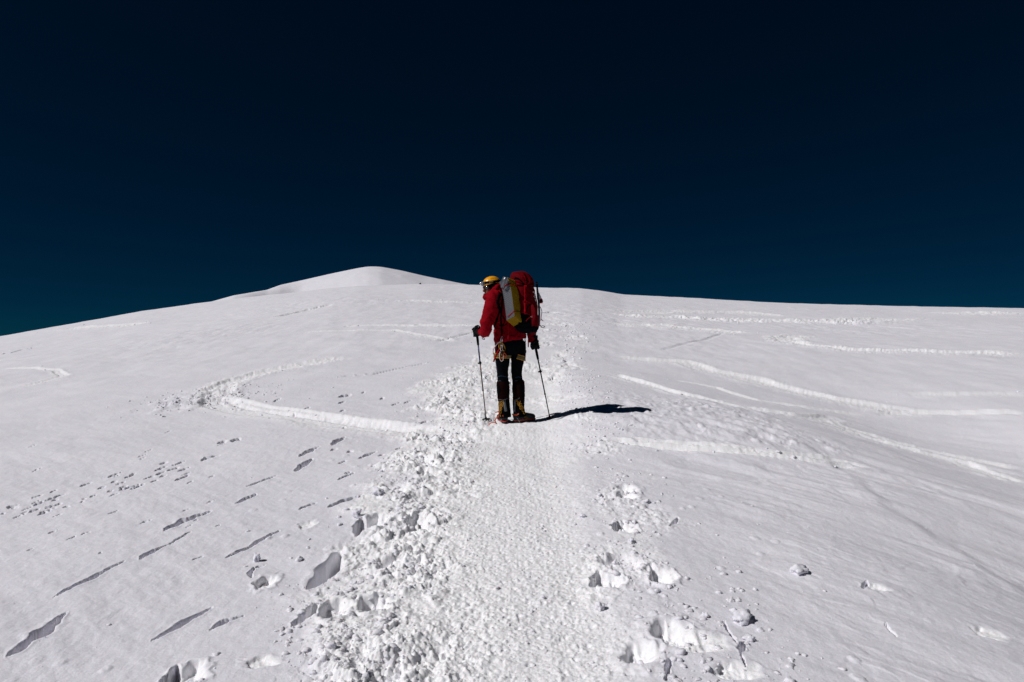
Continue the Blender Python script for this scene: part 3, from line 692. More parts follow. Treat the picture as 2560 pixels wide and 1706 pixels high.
# skull, jaw and face
b.ball(hp(-.015, 0, .035), (.098, .078, .095), 20, HROT); b.ball(hp(.035, 0, -.035), (.062, .056, .075), 16, HROT); b.ball(hp(.062, 0, -.082), (.030, .030, .026), 12, HROT)
b.tube([hp(.080, 0, .012), hp(.101, 0, -.012), hp(.118, 0, -.034), hp(.096, 0, -.044)], [.010, .012, .015, .011], 8, sub=2)   # nose
for q in (-1, 1):
    b.ball(hp(.062, .034 * q, -.022), (.030, .026, .028), 10, HROT)        # cheeks
    b.ball(hp(.076, .030 * q, .022), (.020, .026, .010), 10, HROT)         # brows
    b.ball(hp(.080, .030 * q, .006), (.012, .013, .011), 10, HROT)         # eyes
    b.ball(hp(-.012, .078 * q, -.005), (.020, .009, .031), 10, HROT)       # ears
    b.ball(hp(.108, .011 * q, -.040), (.009, .008, .008), 8, HROT)
b.tube([hp(.086, -.024, -.062), hp(.099, 0, -.060), hp(.086, .024, -.062)], [.006, .009, .006], 8, sub=3); b.tube([hp(.083, -.02, -.071), hp(.094, 0, -.071), hp(.083, .02, -.071)], [.006, .009, .006], 8, sub=3)
hand(b, HLc, gl, FW, 1, .016, .88); hand(b, HRc, gr, Vector((.35, .9, 0)), -1, .016, .88)
body = fuse('body', b, M['skin'], person, .0042, 2)

# -- trousers
b = MB(); cen = (HIPL + HIPR) * .5
b.tube([PC + UP * .09, PC + UP * .02, cen - UP * .02, cen - UP * .11], [(.185, .135), (.19, .15), (.195, .155), (.15, .12)], 24, side=LF, sub=4)
b.tube([HIPL + UP * .03, D(393, 800, -.02), D(388, 880, -.01), D(388, 960, 0), D(391, 1040, 0), D(393, 1085, 0)], [(.105, .11), (.104, .115), (.092, .10), (.077, .085), (.070, .075), (.068, .070)], 18, side=(1, 0, 0), sub=4)
b.tube([HIPR + UP * .03, D(530, 800, .06), D(526, 880, .06), D(517, 960, .07), D(520, 1040, .07), D(527, 1085, .07)], [(.105, .11), (.098, .115), (.085, .10), (.073, .085), (.066, .075), (.066, .070)], 18, side=(1, 0, 0), sub=4)
pants = fuse('trousers', b, M['pants'], person, .0075, 3, folds(.0042, 7, 14))
pt = bvh(pants)
b = MB(); strap_on(b, pt, [(338, 690), (332, 740), (326, 790)], .022, .001, .002); b.obj('side_stripe', M['stripe'], person); b = MB(); strap_on(b, pt, [(331, 925), (335, 950), (338, 972)], .010, .001, .002); b.obj('side_stripe', M['stripe'], person)
for p_, w_ in (([(312, 700), (312, 770), (318, 830)], .020), ([(325, 890), (334, 940), (340, 985)], .018), ([(343, 1030), (380, 1022), (438, 1036)], .006), ([(500, 1040), (530, 1030), (562, 1038)], .006)):
    b = MB(); strap_on(b, pt, p_, w_, .001, .002); b.obj('blue_trim', M['pants_blue'], person)

# -- jacket with sleeves and stand-up collar
b = MB()
b.tube([D(462, 700, .03), D(456, 665, .03), D(446, 620, .03), D(440, 560, .03), D(428, 470, .02), D(415, 390, .02), D(400, 330, .03), D(375, 285, .03), D(352, 262, .04)],
       [(.222, .178), (.226, .182), (.21, .172), (.198, .165), (.205, .165), (.215, .165), (.20, .14), (.13, .115), (.09, .09)], 26, side=LF, sub=4)
b.tube([SL + LF * -.06 + UP * .01, SL, D(292, 385, -.16), D(262, 480, -.18), D(236, 560, -.20), EL + Vector((-.012, 0, -.015)), D(215, 625, -.08), D(186, 626, -.01)],
       [(.088, .085), (.102, .10), (.098, .095), (.090, .090), (.080, .088), (.066, .076), (.054, .060), (.043, .045)], 18, side=(1, 0, 0), sub=4)
b.tube([SR + LF * .06, SR, D(590, 430, .20), ER, D(655, 640, .18), D(664, 712, .16)], [(.085, .085), (.10, .10), (.088, .09), (.072, .08), (.058, .062), (.052, .052)], 18, side=(1, 0, 0), sub=4)
# hood rolled behind the neck
b.tube([D(300, 265, -.04), D(345, 245, -.06), D(385, 250, .0), D(395, 262, .08)], [.035, .045, .045, .035], 12, sub=3)
jacket = fuse('jacket', b, M['jacket'], person, .0075, 3, folds(.0105, 5, 9, .15, 320))
jt = bvh(jacket)
b = MB()
b.tube([D(345, 300, .02), D(330, 270, .03), D(300, 245, .05), D(292, 222, .05)], [(.085, .10), (.092, .098), (.088, .092), (.092, .095)], 26, side=(.6, -.2, .75), sub=4)
b.tube([D(234, 310, -.02), D(262, 294, -.05), D(304, 258, -.08), D(332, 222, -.07), D(362, 196, -.03)], [(.022, .03), (.042, .045), (.046, .045), (.040, .04), (.020, .03)], 14, side=(.4, -.2, -.6), sub=4)
b.tube([D(228, 290, .04), D(228, 300, .03), D(240, 318, .02)], [(.024, .05), (.032, .06), (.030, .05)], 12, sub=3)
fuse('collar', b, M['jacket'], person, .006, 3, folds(.0045, 14, 18, .2, 340))
b = MB(); strap_on(b, jt, [(320, 700), (400, 672), (470, 655), (560, 668), (600, 690)], .004, .002, .002); b.obj('hem_cord', M['black'], person)

# -- helmet, head cloth, goggles, lamp
b = MB(); n1, n2 = 40, 16
RXF, RXS, RXU = .116, .100, .088; HO = hp(-.010, 0, .046)
def shell(f, s, u, k=1.0): return HO + HF * f * RXF * k + HS * s * RXS * k + HU * u * RXU * k
v = []; f = []
for i in range(n2 + 1):
    for k in range(n1):
        ph = 2 * math.pi * k / n1; lo = -.04 - .36 * max(0, -math.cos(ph)) - .26 * max(0, math.cos(ph)) ** 2; th_end = math.acos(max(-1, lo)); th = th_end * (i / n2)
        rdg = 1 + .012 * (abs(math.sin(ph)) < .24) * (i > 3)
        v.append(shell(math.sin(th) * math.cos(ph), math.sin(th) * math.sin(ph), math.cos(th), rdg))
for i in range(n2 + 1):
    for k in range(n1):
        p = v[i * n1 + k]; v.append(HO + (p - HO) * .955)
tot = (n2 + 1) * n1
for i in range(n2):
    for k in range(n1):
        a0, a1, b1, b0 = i * n1 + k, i * n1 + (k + 1) % n1, (i + 1) * n1 + (k + 1) % n1, (i + 1) * n1 + k
        f.append((a0, b0, b1, a1)); f.append((a0 + tot, a1 + tot, b1 + tot, b0 + tot))
for k in range(n1): a0, a1 = n2 * n1 + k, n2 * n1 + (k + 1) % n1; f.append((a0, a0 + tot, a1 + tot, a1))
helm = mesh_obj('helmet', v, f, M['helmet'], person)
ht = bvh(helm)
b = MB()   # brim bead of the shell and the three vents
rim = [v[n2 * n1 + k] for k in range(n1)]; b.tube(rim, .0032, 6, closed=True); b.obj('rim', M['black'], helm).parent = helm
def reparent(o, p): o.parent = p; o.matrix_parent_inverse = p.matrix_parent_inverse.inverted() if False else Matrix.Identity(4)
b = MB()
for ph in (158, 202, 180): 
    c_ = shell(math.sin(1.0) * math.cos(R_(ph)), math.sin(1.0) * math.sin(R_(ph)), math.cos(1.0), 1.0); b.ball(c_, (.014, .005, .007), 10, HROT)
vents = b
# dark cloth under the helmet: balaclava over neck and ears
b = MB(); b.ball(hp(-.030, 0, .005), (.096, .094, .098), 22, HROT); b.tube([hp(-.03, 0, -.02), hp(-.05, 0, -.07), NK + UP * .03], [.084, .082, .08], 18, sub=3); b.tube([hp(.03, -.062, .03), hp(.02, -.066, -.02), hp(.01, -.058, -.06)], [.018, .022, .022], 10, sub=3)
fuse('balaclava', b, M['black'], person, .005, 2, folds(.002, 20, 30))
def band(mb, u0, wd, k, ph0, ph1, n=30, tilt=0.0, th=.003):
    P = []; Nn = []
    for i in range(n + 1):
        ph = R_(ph0 + (ph1 - ph0) * i / n); uu = u0 + tilt * math.cos(ph); s_ = math.sqrt(max(0, 1 - uu * uu))
        d = Vector((s_ * math.cos(ph), s_ * math.sin(ph), uu)); P.append(shell(d.x, d.y, d.z, k)); Nn.append((HROT @ Vector((d.x, d.y, d.z * 1.2))).normalized())
    mb.ribbon(P, wd, Nn, th, 1)
b = MB(); band(b, .16, .030, 1.015, 0, 360, 48, .02); lampband = b.obj('lamp_strap', M['black'], person)
b = MB(); band(b, .16, .014, 1.035, -78, -52, 8, .02, .002); b.obj('strap_print', M['reflect'], person)
b = MB(); c_ = shell(1.08, -.05, .16); b.box(c_, HF * .020, HS * .030, HU * .020); b.box(c_ - HU * .022 + HF * .004, HF * .010, HS * .022, HU * .010)
lamp = b.obj('headlamp', M['greyplastic'], person, False)
b = MB(); b.tube([c_ + HF * .018, c_ + HF * .034], [.017, .019], 16); o = b.obj('lamp_lens', M['silver'], person)
b = MB()   # goggles: frame, two lenses and elastic
for q in (-1, 1): b.tube([hp(.085, .036 * q + .030 * math.cos(t), .006 + .024 * math.sin(t)) - HF * .018 * (abs(.036 * q + .030 * math.cos(t)) / .066) ** 2 for t in [R_(20 * k) for k in range(18)]], .0055, 8, closed=True)
b.tube([hp(.100, -.012, .008), hp(.103, 0, .010), hp(.100, .012, .008)], .005, 8)
for q in (-1, 1):
    P = [hp(.068, .066 * q, .008), hp(.03, .083 * q, .012), hp(-.02, .094 * q, .02), hp(-.07, .085 * q, .03)]; b.ribbon(P, .024, [HS * q] * 4, .004)
gog = b.obj('goggles', M['black'], person)
for q in (-1, 1):
    b = MB(); b.ball(hp(.080, .036 * q, .004), (.024, .033, .027), 16, HROT @ Matrix.Rotation(.38 * q, 3, 'Z')); b.obj('lens', M['lens'], person)
# lettering on the helmet shell
cu = bpy.data.curves.new('t', 'FONT'); cu.body = 'GRIVEL'; cu.size = .034; cu.align_x = 'CENTER'; cu.space_character = 1.15; cu.extrude = 0
to = bpy.data.objects.new('t', cu); COL.objects.link(to); dg = bpy.context.evaluated_depsgraph_get(); tm = bpy.data.meshes.new_from_object(to.evaluated_get(dg)); bpy.data.objects.remove(to)
bm = bmesh.new(); bm.from_mesh(tm); bmesh.ops.triangulate(bm, faces=bm.faces); bmesh.ops.subdivide_edges(bm, edges=bm.edges, cuts=1); bm.verts.index_update()
tv = []
for q in bm.verts:
    ph = R_(-88) - (-q.co.x) / .108 * -1; el = .62 + q.co.y / .105 - .5 * (q.co.x / .108) ** 2 * .3
    ph = R_(-100) - q.co.x / (.108 * .85)
    tv.append(shell(math.cos(el) * math.cos(ph), math.cos(el) * math.sin(ph), math.sin(el), 1.008))
tf = [tuple(x.index for x in fc.verts) for fc in bm.faces]; bm.free()
mesh_obj('lettering', tv, tf, M['ink'], person, False)

# -- gloves
for c_, g_, aw, sd_, el_ in ((HLc, gl, FW, 1, EL), (HRc, gr, Vector((.35, .9, 0)), -1, ER)):
    b = MB(); hand(b, c_, g_, aw, sd_, .018, 1.16)
    wr = c_ + (el_ - c_).normalized() * .06
    b.tube([c_ + (el_ - c_).normalized() * .02, wr, c_ + (el_ - c_).normalized() * .12], [(.040, .040), (.043, .043), (.056, .056)], 16, sub=3)
    b.ball(c_ - (Vector(aw).normalized()) * .018 + g_ * -.004, .046, 14)
    g = fuse('glove', b, M['glove'], person, .0045, 2, folds(.0015, 30, 30))
b = MB(); q = D(186, 648, -.06); b.tube([q, D(205, 672, -.10), D(222, 680, -.10), D(226, 688, -.10), D(214, 690, -.10), D(200, 680, -.09)], .004, 6, sub=3); b.obj('wrist_loop', M['black'], person)
gt_ = None

# -- gaiters and boots
def boot(side, heel, toe, ankle, shaft_pts, name_side):
    t = Vector(toe).normalized(); s = t.cross(UP).normalized(); up = UP
    root = MB()
    # shell: heel to toe sections
    L_ = .315; pts = []; rad = []
    for u_, hz, wx, hh in ((0.0, .060, .034, .052), (.05, .062, .042, .060), (.14, .064, .044, .062), (.24, .063, .047, .058), (.29, .058, .050, .052)):
        pass
    h0 = Vector(heel)
    sec = [(-.012, .055, .022, .034), (.004, .060, .036, .050), (.05, .064, .043, .055), (.11, .066, .043, .056), (.17, .062, .047, .050), (.23, .056, .051, .044), (.275, .052, .046, .040), (.303, .050, .030, .030), (.312, .049, .014, .016)]
    root.tube([h0 + t * a + up * z for a, z, _, _ in sec], [(w_, h_) for _, _, w_, h_ in sec], 22, side=s, sub=3)
    root.tube([h0 + t * .045 + up * .05, h0 + t * .05 + up * .11, ankle + up * .02], [(.052, .064), (.053, .066), (.056, .062)], 20, side=s, sub=3)
    o = fuse('boot', root, M['boot'], person, .005, 2, folds(.0012, 30, 30))
    return o, h0, t, s
TL = Vector((-.22, .97, 0)).normalized(); TR = Vector((.80, .60, 0)).normalized()
bl, hl, tl, sl = boot('L', HEEL_L + UP * .012 - TL * .02, TL, ANL, None, 'l')
br, hr, tr, sr = boot('R', HEEL_R + UP * .012 - TR * .02, TR, ANR, None, 'r')
def shaft(pts, rad, name, m, wr):
    b = MB(); b.tube(pts, rad, 24, side=(1, 0, 0), sub=4); return fuse(name, b, m, person, .006, 2, wr)
shL = shaft([D(398, 1225, .01), D(402, 1280, .01), D(406, 1330, .02), D(410, 1372, .03), D(412, 1400, .03)], [(.071, .074), (.072, .075), (.074, .076), (.077, .080), (.074, .080)], 'boot_shaft', M['black'], folds(.0025, 12, 24))
shR = shaft([D(534, 1225, .06), D(534, 1280, .06), D(536, 1330, .06), D(541, 1372, .07), D(546, 1400, .07)], [(.074, .074), (.075, .075), (.074, .076), (.077, .080), (.078, .080)], 'boot_shaft', M['black'], folds(.0025, 12, 24))
gaL = shaft([D(391, 1066, .0), D(392, 1085, .0), D(393, 1130, .0), D(396, 1190, .005), D(398, 1250, .01)], [(.066, .068), (.080, .080), (.082, .084), (.078, .080), (.072, .075)], 'gaiter', M['maroon'], folds(.0035, 9, 22))
gaR = shaft([D(531, 1060, .07), D(532, 1080, .07), D(533, 1130, .06), D(535, 1190, .06), D(535, 1250, .06)], [(.066, .068), (.077, .080), (.080, .084), (.079, .080), (.075, .076)], 'gaiter', M['maroon'], folds(.0035, 9, 22))
for ga, A_, col in ((gaL, [(333, 1078), (352, 1070), (385, 1070), (430, 1078), (446, 1082)], 0), (gaR, [(480, 1082), (500, 1072), (530, 1066), (570, 1070), (586, 1076)], 1)):
    tr_ = bvh(ga); b = MB(); strap_on(b, tr_, A_, .014, .003, .003); b.obj('gaiter_band', M['black'], person)
    b = MB(); strap_on(b, tr_, [A_[0], A_[1]] if False else A_[1:3], .006, .0065, .002); b.obj('band_print', M['reflect'], person)
    b = MB()
    if col == 0: strap_on(b, tr_, [(345, 1095), (358, 1150), (348, 1215)], .034, .002, .002); strap_on(b, tr_, [(420, 1100), (440, 1160), (438, 1225)], .026, .002, .002)
    else: strap_on(b, tr_, [(488, 1100), (484, 1160), (488, 1225)], .020, .002, .002); strap_on(b, tr_, [(550, 1100), (572, 1160), (575, 1225)], .045, .002, .002)
    b.obj('gaiter_panel', M['black'], person)
    b = MB(); cord_on(b, tr_, ([(358, 1238), (385, 1243), (405, 1240), (432, 1226)] if col == 0 else [(490, 1243), (512, 1238), (530, 1232), (545, 1222)]), .003); b.obj('gaiter_hem', M['reflect'], person)
tL, tR = bvh(shL), bvh(shR)
b = MB(); strap_on(b, tL, [(402, 1244), (408, 1290), (419, 1345)], .033, .002, .002); b.obj('reflective_strip', M['reflect'], person)
b = MB(); strap_on(b, tR, [(500, 1244), (498, 1290), (496, 1345)], .028, .002, .002); b.obj('reflective_strip', M['reflect'], person)
# outlined letters running down the shafts (drawing coordinates)
def ring(cx, cy, rx, ry, n=14, a0=0, a1=360): return [(cx + rx * math.cos(R_(a0 + (a1 - a0) * k / n)), cy + ry * math.sin(R_(a0 + (a1 - a0) * k / n))) for k in range(n + (0 if abs(a1 - a0) == 360 else 1))]
b = MB()
def ln(tree, p, r=.0028, closed=False): cord_on(b, tree, p, r, .0022, 6, 2, closed)
S6 = 3.647 / 11.205   # from the boot close-up to drawing units
def Q(*p): return [(146 + (x * S6), 1167 + (y * S6)) for x, y in p]
ln(tL, Q((712, 240), (668, 270), (660, 320), (680, 360), (720, 360)), closed=False); ln(tL, Q((712, 240), (765, 255), (768, 300), (745, 400), (715, 445), (690, 430)))
ln(tL, Q(*[(712 + 26 * math.cos(R_(a)), 302 + 26 * math.sin(R_(a))) for a in range(0, 360, 30)]), closed=True)
ln(tL, Q((735, 345), (715, 395), (690, 400), (672, 372), (652, 378), (655, 410), (690, 428)))
ln(tL, Q(*[(686 + 38 * math.cos(R_(a)), 478 + 48 * math.sin(R_(a))) for a in range(0, 360, 30)]), closed=True)
ln(tL, Q(*[(686 + 15 * math.cos(R_(a)), 478 + 18 * math.sin(R_(a))) for a in range(0, 360, 45)]), closed=True)
ln(tL, Q((670, 530), (660, 580), (680, 612), (705, 600), (705, 545)), .0026); ln(tL, Q((680, 640), (690, 680), (700, 700)), .0026)
b.obj('lettering', M['yellow'], person); b = MB()
ln(tR, Q((1120, 240), (1225, 240), (1245, 270), (1200, 340), (1215, 385), (1235, 410)))
ln(tR, Q((1120, 275), (1180, 275), (1155, 325), (1185, 380), (1225, 415))); ln(tR, Q((1150, 255), (1205, 262), (1178, 320), (1205, 362)), .002)
ln(tR, Q((1285, 330), (1240, 325), (1215, 350), (1235, 375), (1270, 370), (1290, 395), (1250, 415), (1230, 400)))
for cx, cy, rx, ry in ((1275, 455, 48, 50), (1275, 455, 18, 18), (1350, 585, 28, 38)):
    ln(tR, Q(*[(cx + rx * math.cos(R_(a)), cy + ry * math.sin(R_(a))) for a in range(0, 360, 30)]), closed=True)
ln(tR, Q((1285, 505), (1290, 545), (1310, 560), (1325, 530)))
b.obj('lettering', M['yellow'], person)
# soles, rands, side panels, crampons
for o, h0, t, s, which in ((bl, hl, tl, sl, 0), (br, hr, tr, sr, 1)):
    def outline(k, z, n=36):
        P = []
        for i in range(n):
            a = 2 * math.pi * i / n; c_ = math.cos(a); w_ = .040 + .008 * max(0, c_) - .006 * (1 - abs(c_))
            P.append(h0 + t * (.150 + .165 * k * c_) + s * (w_ * k * math.copysign(abs(math.sin(a)) ** .8, math.sin(a))) + UP * z)
        return P
    b = MB(); A_, B_ = outline(1.03, -.006), outline(1.05, .020); n = len(A_)
    b.add(A_ + B_, [tuple(range(n))[::-1]] + [tuple(range(n, 2 * n))] + [(i, (i + 1) % n, n + (i + 1) % n, n + i) for i in range(n)]); b.obj('sole', M['sole'], o)
    b = MB(); b.tube(outline(1.045, .026), (.005), 8, closed=True); b.obj('rand', M['rand'], o)
    bt = bvh(o); b = MB()
    if which == 0: strap_on(b, bt, [(352, 1405), (356, 1425), (362, 1440)], .026, .002, .003)
    else: strap_on(b, bt, [(575, 1375), (600, 1400), (640, 1425)], .030, .002, .003)
    b.obj('side_panel', M['olive'], o)
    # crampon: steel frame, points, heel lever, bail wires
    cr_ = MB(); 
    for sd_ in (-1, 1):
        cr_.box(h0 + t * .215 + s * .026 * sd_ - UP * .012, t * .070, s * .006, UP * .004); cr_.box(h0 + t * .045 + s * .022 * sd_ - UP * .012, t * .045, s * .006, UP * .004)
        for a in (.01, .075, .155, .20, .245, .285): cr_.tube([h0 + t * a + s * .034 * sd_ - UP * .012, h0 + t * a + s * .037 * sd_ - UP * .040], [(.008, .002), (.002, .001)], 6, side=t)
        cr_.tube([h0 + t * .28 + s * .018 * sd_ - UP * .012, h0 + t * .335 + s * .018 * sd_ - UP * .024], [(.006, .002), (.002, .001)], 6, side=s)
    cr_.box(h0 + t * .12 - UP * .014, t * .05, s * .010, UP * .002)
    cp = cr_.obj('crampon', M['silver'], o, False)
    b = MB(); hz = h0 + UP * .085 - t * .012
    for sd_ in (-1, 1): b.tube([h0 + t * .05 + s * .046 * sd_ - UP * .01, h0 + t * .02 + s * .048 * sd_ + UP * .03, hz + s * .022 * sd_], .0016, 5, sub=3)
    b.obj('bail_wire', M['silver'], o)
    b = MB(); b.box(hz + UP * .012 - t * .004, s * .030, t * .006, UP * .010); bb = MB(); bb.box(h0 + t * .05 - UP * .008, t * .040, s * .030, UP * .004); bb.obj('heel_plate', M['orange'], o, False)
    for sd_ in (-1, 1): b.tube([hz + s * .030 * sd_ + UP * .004, hz + s * .052 * sd_ + UP * .022 + t * .035], [(.0075, .004), (.0075, .004)], 8, side=UP)
    b.obj('heel_lever', M['orange'], o, False)
b = MB(); b.ribbon([D(352, 1352, -.03), D(358, 1375, -.05), D(350, 1392, -.06), D(326, 1412, -.05), D(320, 1432, -.05), D(332, 1456, -.05)], .013, (.3, -1, 0)); b.ribbon([D(355, 1346, -.04), D(335, 1352, -.06), D(322, 1358, -.07)], .012, (0, -.8, .6))
b.ribbon([D(342, 1464, -.05), D(325, 1452, -.06), D(300, 1446, -.07), D(278, 1452, -.08), D(266, 1466, -.09), D(259, 1480, -.09)], .012, (.1, -.6, .8)); b.obj('crampon_strap', M['orange'], bl)

# -- harness: waist belt, leg loops
hn = MB(); strap_on(hn, pt, [(318, 672), (380, 664), (450, 656), (520, 660), (590, 676)], .030, .006, .005); harness = hn.obj('harness', M['black'], person)
def legloop(c_, ax, rx, ry, wd, k, m, mb, ph0=0, ph1=360):
    P = []; Nn = []
    for i in range(25):
        a = R_(ph0 + (ph1 - ph0) * i / 24); d = Vector((math.cos(a), math.sin(a), 0)); P.append(c_ + Vector((d.x * rx, d.y * ry, -.03 * math.sin(a) * 0 + ax * d.x))); Nn.append(d)
    mb.ribbon(P, wd, Nn, k, 1)
for c_, ax, rx, ry in ((D(387, 838, -.01), -.004, .108, .118), (D(545, 850, .06), -.022, .070, .118)):
    b = MB(); legloop(c_, ax, rx, ry, .052, .006, 0, b); b.obj('leg_loop', M['tan'], person)
    b = MB(); legloop(c_ + UP * .026, ax, rx + .002, ry + .002, .007, .008, 0, b); legloop(c_ - UP * .026, ax, rx + .002, ry + .002, .007, .008, 0, b); b.obj('loop_edge', M['yellow'], person)
b = MB(); cord_on(b, pt, [(395, 672), (420, 688), (450, 660), (490, 668), (530, 672), (545, 652)], .003, .006); cord_on(b, pt, [(560, 662), (590, 675), (600, 700)], .003, .006); b.obj('gear_loop', M['cord'], person)
# -- shoulder and hip straps seen on the jacket (they belong to the pack, built with it)
# ------------------------------------------------------------------ the rucksack
RT = -LF; BK = -FW            # right, and out of the back (right and towards the camera)
LEAN = (UP * math.cos(R_(13)) + FW * math.sin(R_(13))).normalized()
pack = thing('rucksack', D(600, 600, -.2), 'tall red rucksack with black bottom on the back of the climber in the red jacket', 'rucksack')
SECT = [  # cx, cy, dy, half width right, half depth back
    (622, 634, -.17, .055, .050), (617, 622, -.17, .105, .095), (610, 596, -.17, .135, .122), (603, 550, -.17, .150, .133), (596, 470, -.17, .152, .132), (590, 390, -.16, .148, .130),
    (584, 310, -.14, .142, .128), (577, 250, -.13, .135, .122), (571, 205, -.12, .128, .118)]
def superloft(sec, nseg=72, sub=6, ex=2.9, cx_=RT, cy_=BK):
    P = [D(a, b_, c) for a, b_, c, _, _ in sec]; Rr = [(d, e) for _, _, _, d, e in sec]; P, Rr = smoothpath(P, Rr, sub)
    v = []; f = []; n = nseg
    for p, (a, b_) in zip(P, Rr):
        for k in range(n):
            th = 2 * math.pi * k / n; c_, s_ = math.cos(th), math.sin(th)
            v.append(p + cx_ * a * math.copysign(abs(c_) ** (2 / ex), c_) + cy_ * b_ * math.copysign(abs(s_) ** (2 / ex), s_))
    for i in range(len(P) - 1):
        for k in range(n): f.append((i * n + k, i * n + (k + 1) % n, (i + 1) * n + (k + 1) % n, (i + 1) * n + k))
    f.append(tuple(range(n))[::-1]); f.append(tuple((len(P) - 1) * n + k for k in range(n)))
    return v, f
def d2c(p):   # world to drawing coordinates
    px = 1280 + F * p.x / p.y; py = 853 - F * (p.z - CAMZ) / p.y
    return (px - 1150) * 3.647, (py - 660) * 3.647
v, f = superloft(SECT); b = MB().add(v, f)
allp = fuse('pack_body', b, M['packred'], pack, .006, 3, folds(.0085, 6, 7, .2, 360))
# split off the black bottom: a panel line that climbs to the left
me = allp.data; bm = bmesh.new(); bm.from_mesh(me); cutf = []
for fc in bm.faces:
    c_ = fc.calc_center_median(); rel = c_ - D(600, 600, -.17); u_ = rel.dot(RT); w_ = rel.dot(BK); z_ = rel.z
    line = .035 + .16 * sst(.02, -.10, np.array(u_)) 
    if z_ < float(line): cutf.append(fc)
base_idx = {fc.index for fc in cutf}; verts = [q.co.copy() for q in bm.verts]
fb = [tuple(q.index for q in fc.verts) for fc in bm.faces if fc.index in base_idx]; bmesh.ops.delete(bm, geom=cutf, context='FACES'); bm.to_mesh(me); bm.free()
used = sorted({i for q in fb for i in q}); mp = {i: k for k, i in enumerate(used)}
bottom = mesh_obj('pack_bottom', [verts[i] for i in used], [tuple(mp[i] for i in q) for q in fb], M['black'], pack)
b = MB().add(v, f); ptree = BVHTree.FromPolygons([tuple(p) for p in v], f)
tree_all = BVHTree.FromPolygons([tuple(p) for p in verts], [tuple(q.vertices) for q in me.polygons] + fb)
# lid with gathered folds
LID = [(573, 215, -.12, .128, .118), (570, 195, -.12, .143, .132), (564, 165, -.11, .145, .134), (556, 130, -.10, .136, .126), (549, 100, -.09, .112, .105), (543, 78, -.085, .075, .072), (540, 68, -.08, .03, .03)]
v2, f2 = superloft(LID, 64, 5, 2.4); b = MB().add(v2, f2); KN = D(597, 200, -.25)
def gather(c):
    d = c - np.array(KN); r = np.linalg.norm(d, axis=1) + 1e-5; an = np.arctan2(d[:, 2], d[:, 0] * .7 + d[:, 1] * .7)
    return (.011 * np.sin(an * 9 + 2 * np.sin(an * 2.3)) * np.exp(-((r - .07) / .07) ** 2) + folds(.007, 7, 8, .2, 380)(c)).astype(np.float32)
lid = fuse('lid', b, M['packred'], pack, .006, 2, gather); lt = bvh(lid)
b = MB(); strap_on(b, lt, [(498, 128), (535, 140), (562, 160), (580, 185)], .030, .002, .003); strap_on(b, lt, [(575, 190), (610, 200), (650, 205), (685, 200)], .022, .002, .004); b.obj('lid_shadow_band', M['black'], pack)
b = MB(); strap_on(b, lt, [(586, 112), (598, 150), (602, 196)], .020, .003, .003); b.box(D(598, 204, -.27), Vector((.016, .0, 0)), Vector((0, .006, 0)), Vector((0, 0, .012))); b.obj('lid_strap', M['webbing'], pack)
# front pocket: a rounded bulge outlined in black, below it the zip cord
b = MB(); c_, n_ = on(tree_all, 652, 470, 0)
rt_ = n_.cross(UP).normalized(); rot = Matrix((-rt_, n_, UP)).transposed()
b.ball(c_ - n_ * .006, (.074, .022, .135), 28, rot); pocket = fuse('front_pocket', b, M['packred'], pack, .006, 2, folds(.003, 9, 12, .2, 390)); pk = bvh(pocket)
b = MB(); cord_on(b, BVHTree.FromPolygons([tuple(p) for p in verts] , [tuple(q.vertices) for q in me.polygons] + fb), [(606, 445), (608, 415), (622, 385), (645, 370), (672, 378)], .006, .003); b.obj('pocket_piping', M['black'], pack)
# long compression straps in red webbing
b = MB(); strap_on(b, tree_all, [(590, 212), (592, 300), (593, 380), (594, 460)], .024, .006, .003, 3, 6); b.obj('compression_strap', M['webbing'], pack)
b = MB(); strap_on(b, tree_all, [(600, 340), (630, 358), (665, 372)], .010, .007, .003); b.obj('compression_strap', M['webbing'], pack); b = MB(); strap_on(b, tree_all, [(560, 442), (600, 448), (640, 470)], .006, .006, .003); b.obj('compression_strap', M['webbing'], pack)
b = MB(); W = [on(tree_all, a, c, .022)[0] for a, c in ((600, 524), (612, 508), (630, 494), (648, 487))]; b.ribbon([q for q in W if q], .009, (.6, -.8, 0)); b.obj('zip_cord', M['webbing'], pack)
b = MB(); c2 = W[-1] or c_; b.tube([c2 + Vector((.012 * math.cos(R_(a)) , -.002, .008 * math.sin(R_(a)))) for a in range(0, 360, 40)], .002, 6, closed=True); b.obj('buckle', M['silver'], pack)
# white emblem and lettering of the front
b = MB()
def mark(p, r, closed=False, off=.006): cord_on(b, tree_all, p, r, off, 6, 2, closed)
mark(ring(668, 258, 5, 5, 8), .0028, True); mark([(673, 268), (677, 274)], .0028); mark([(677, 276), (685, 282), (684, 292)], .0032); mark(ring(681, 298, 6, 9, 10), .0034, True)
mark([(682, 318), (698, 322), (702, 330), (698, 338)], .0052); mark([(682, 318), (686, 336), (690, 352)], .0052); mark([(690, 352), (700, 354), (704, 345), (698, 338)], .0052); mark([(690, 336), (698, 338)], .004)
b.obj('emblem', M['white'], pack)
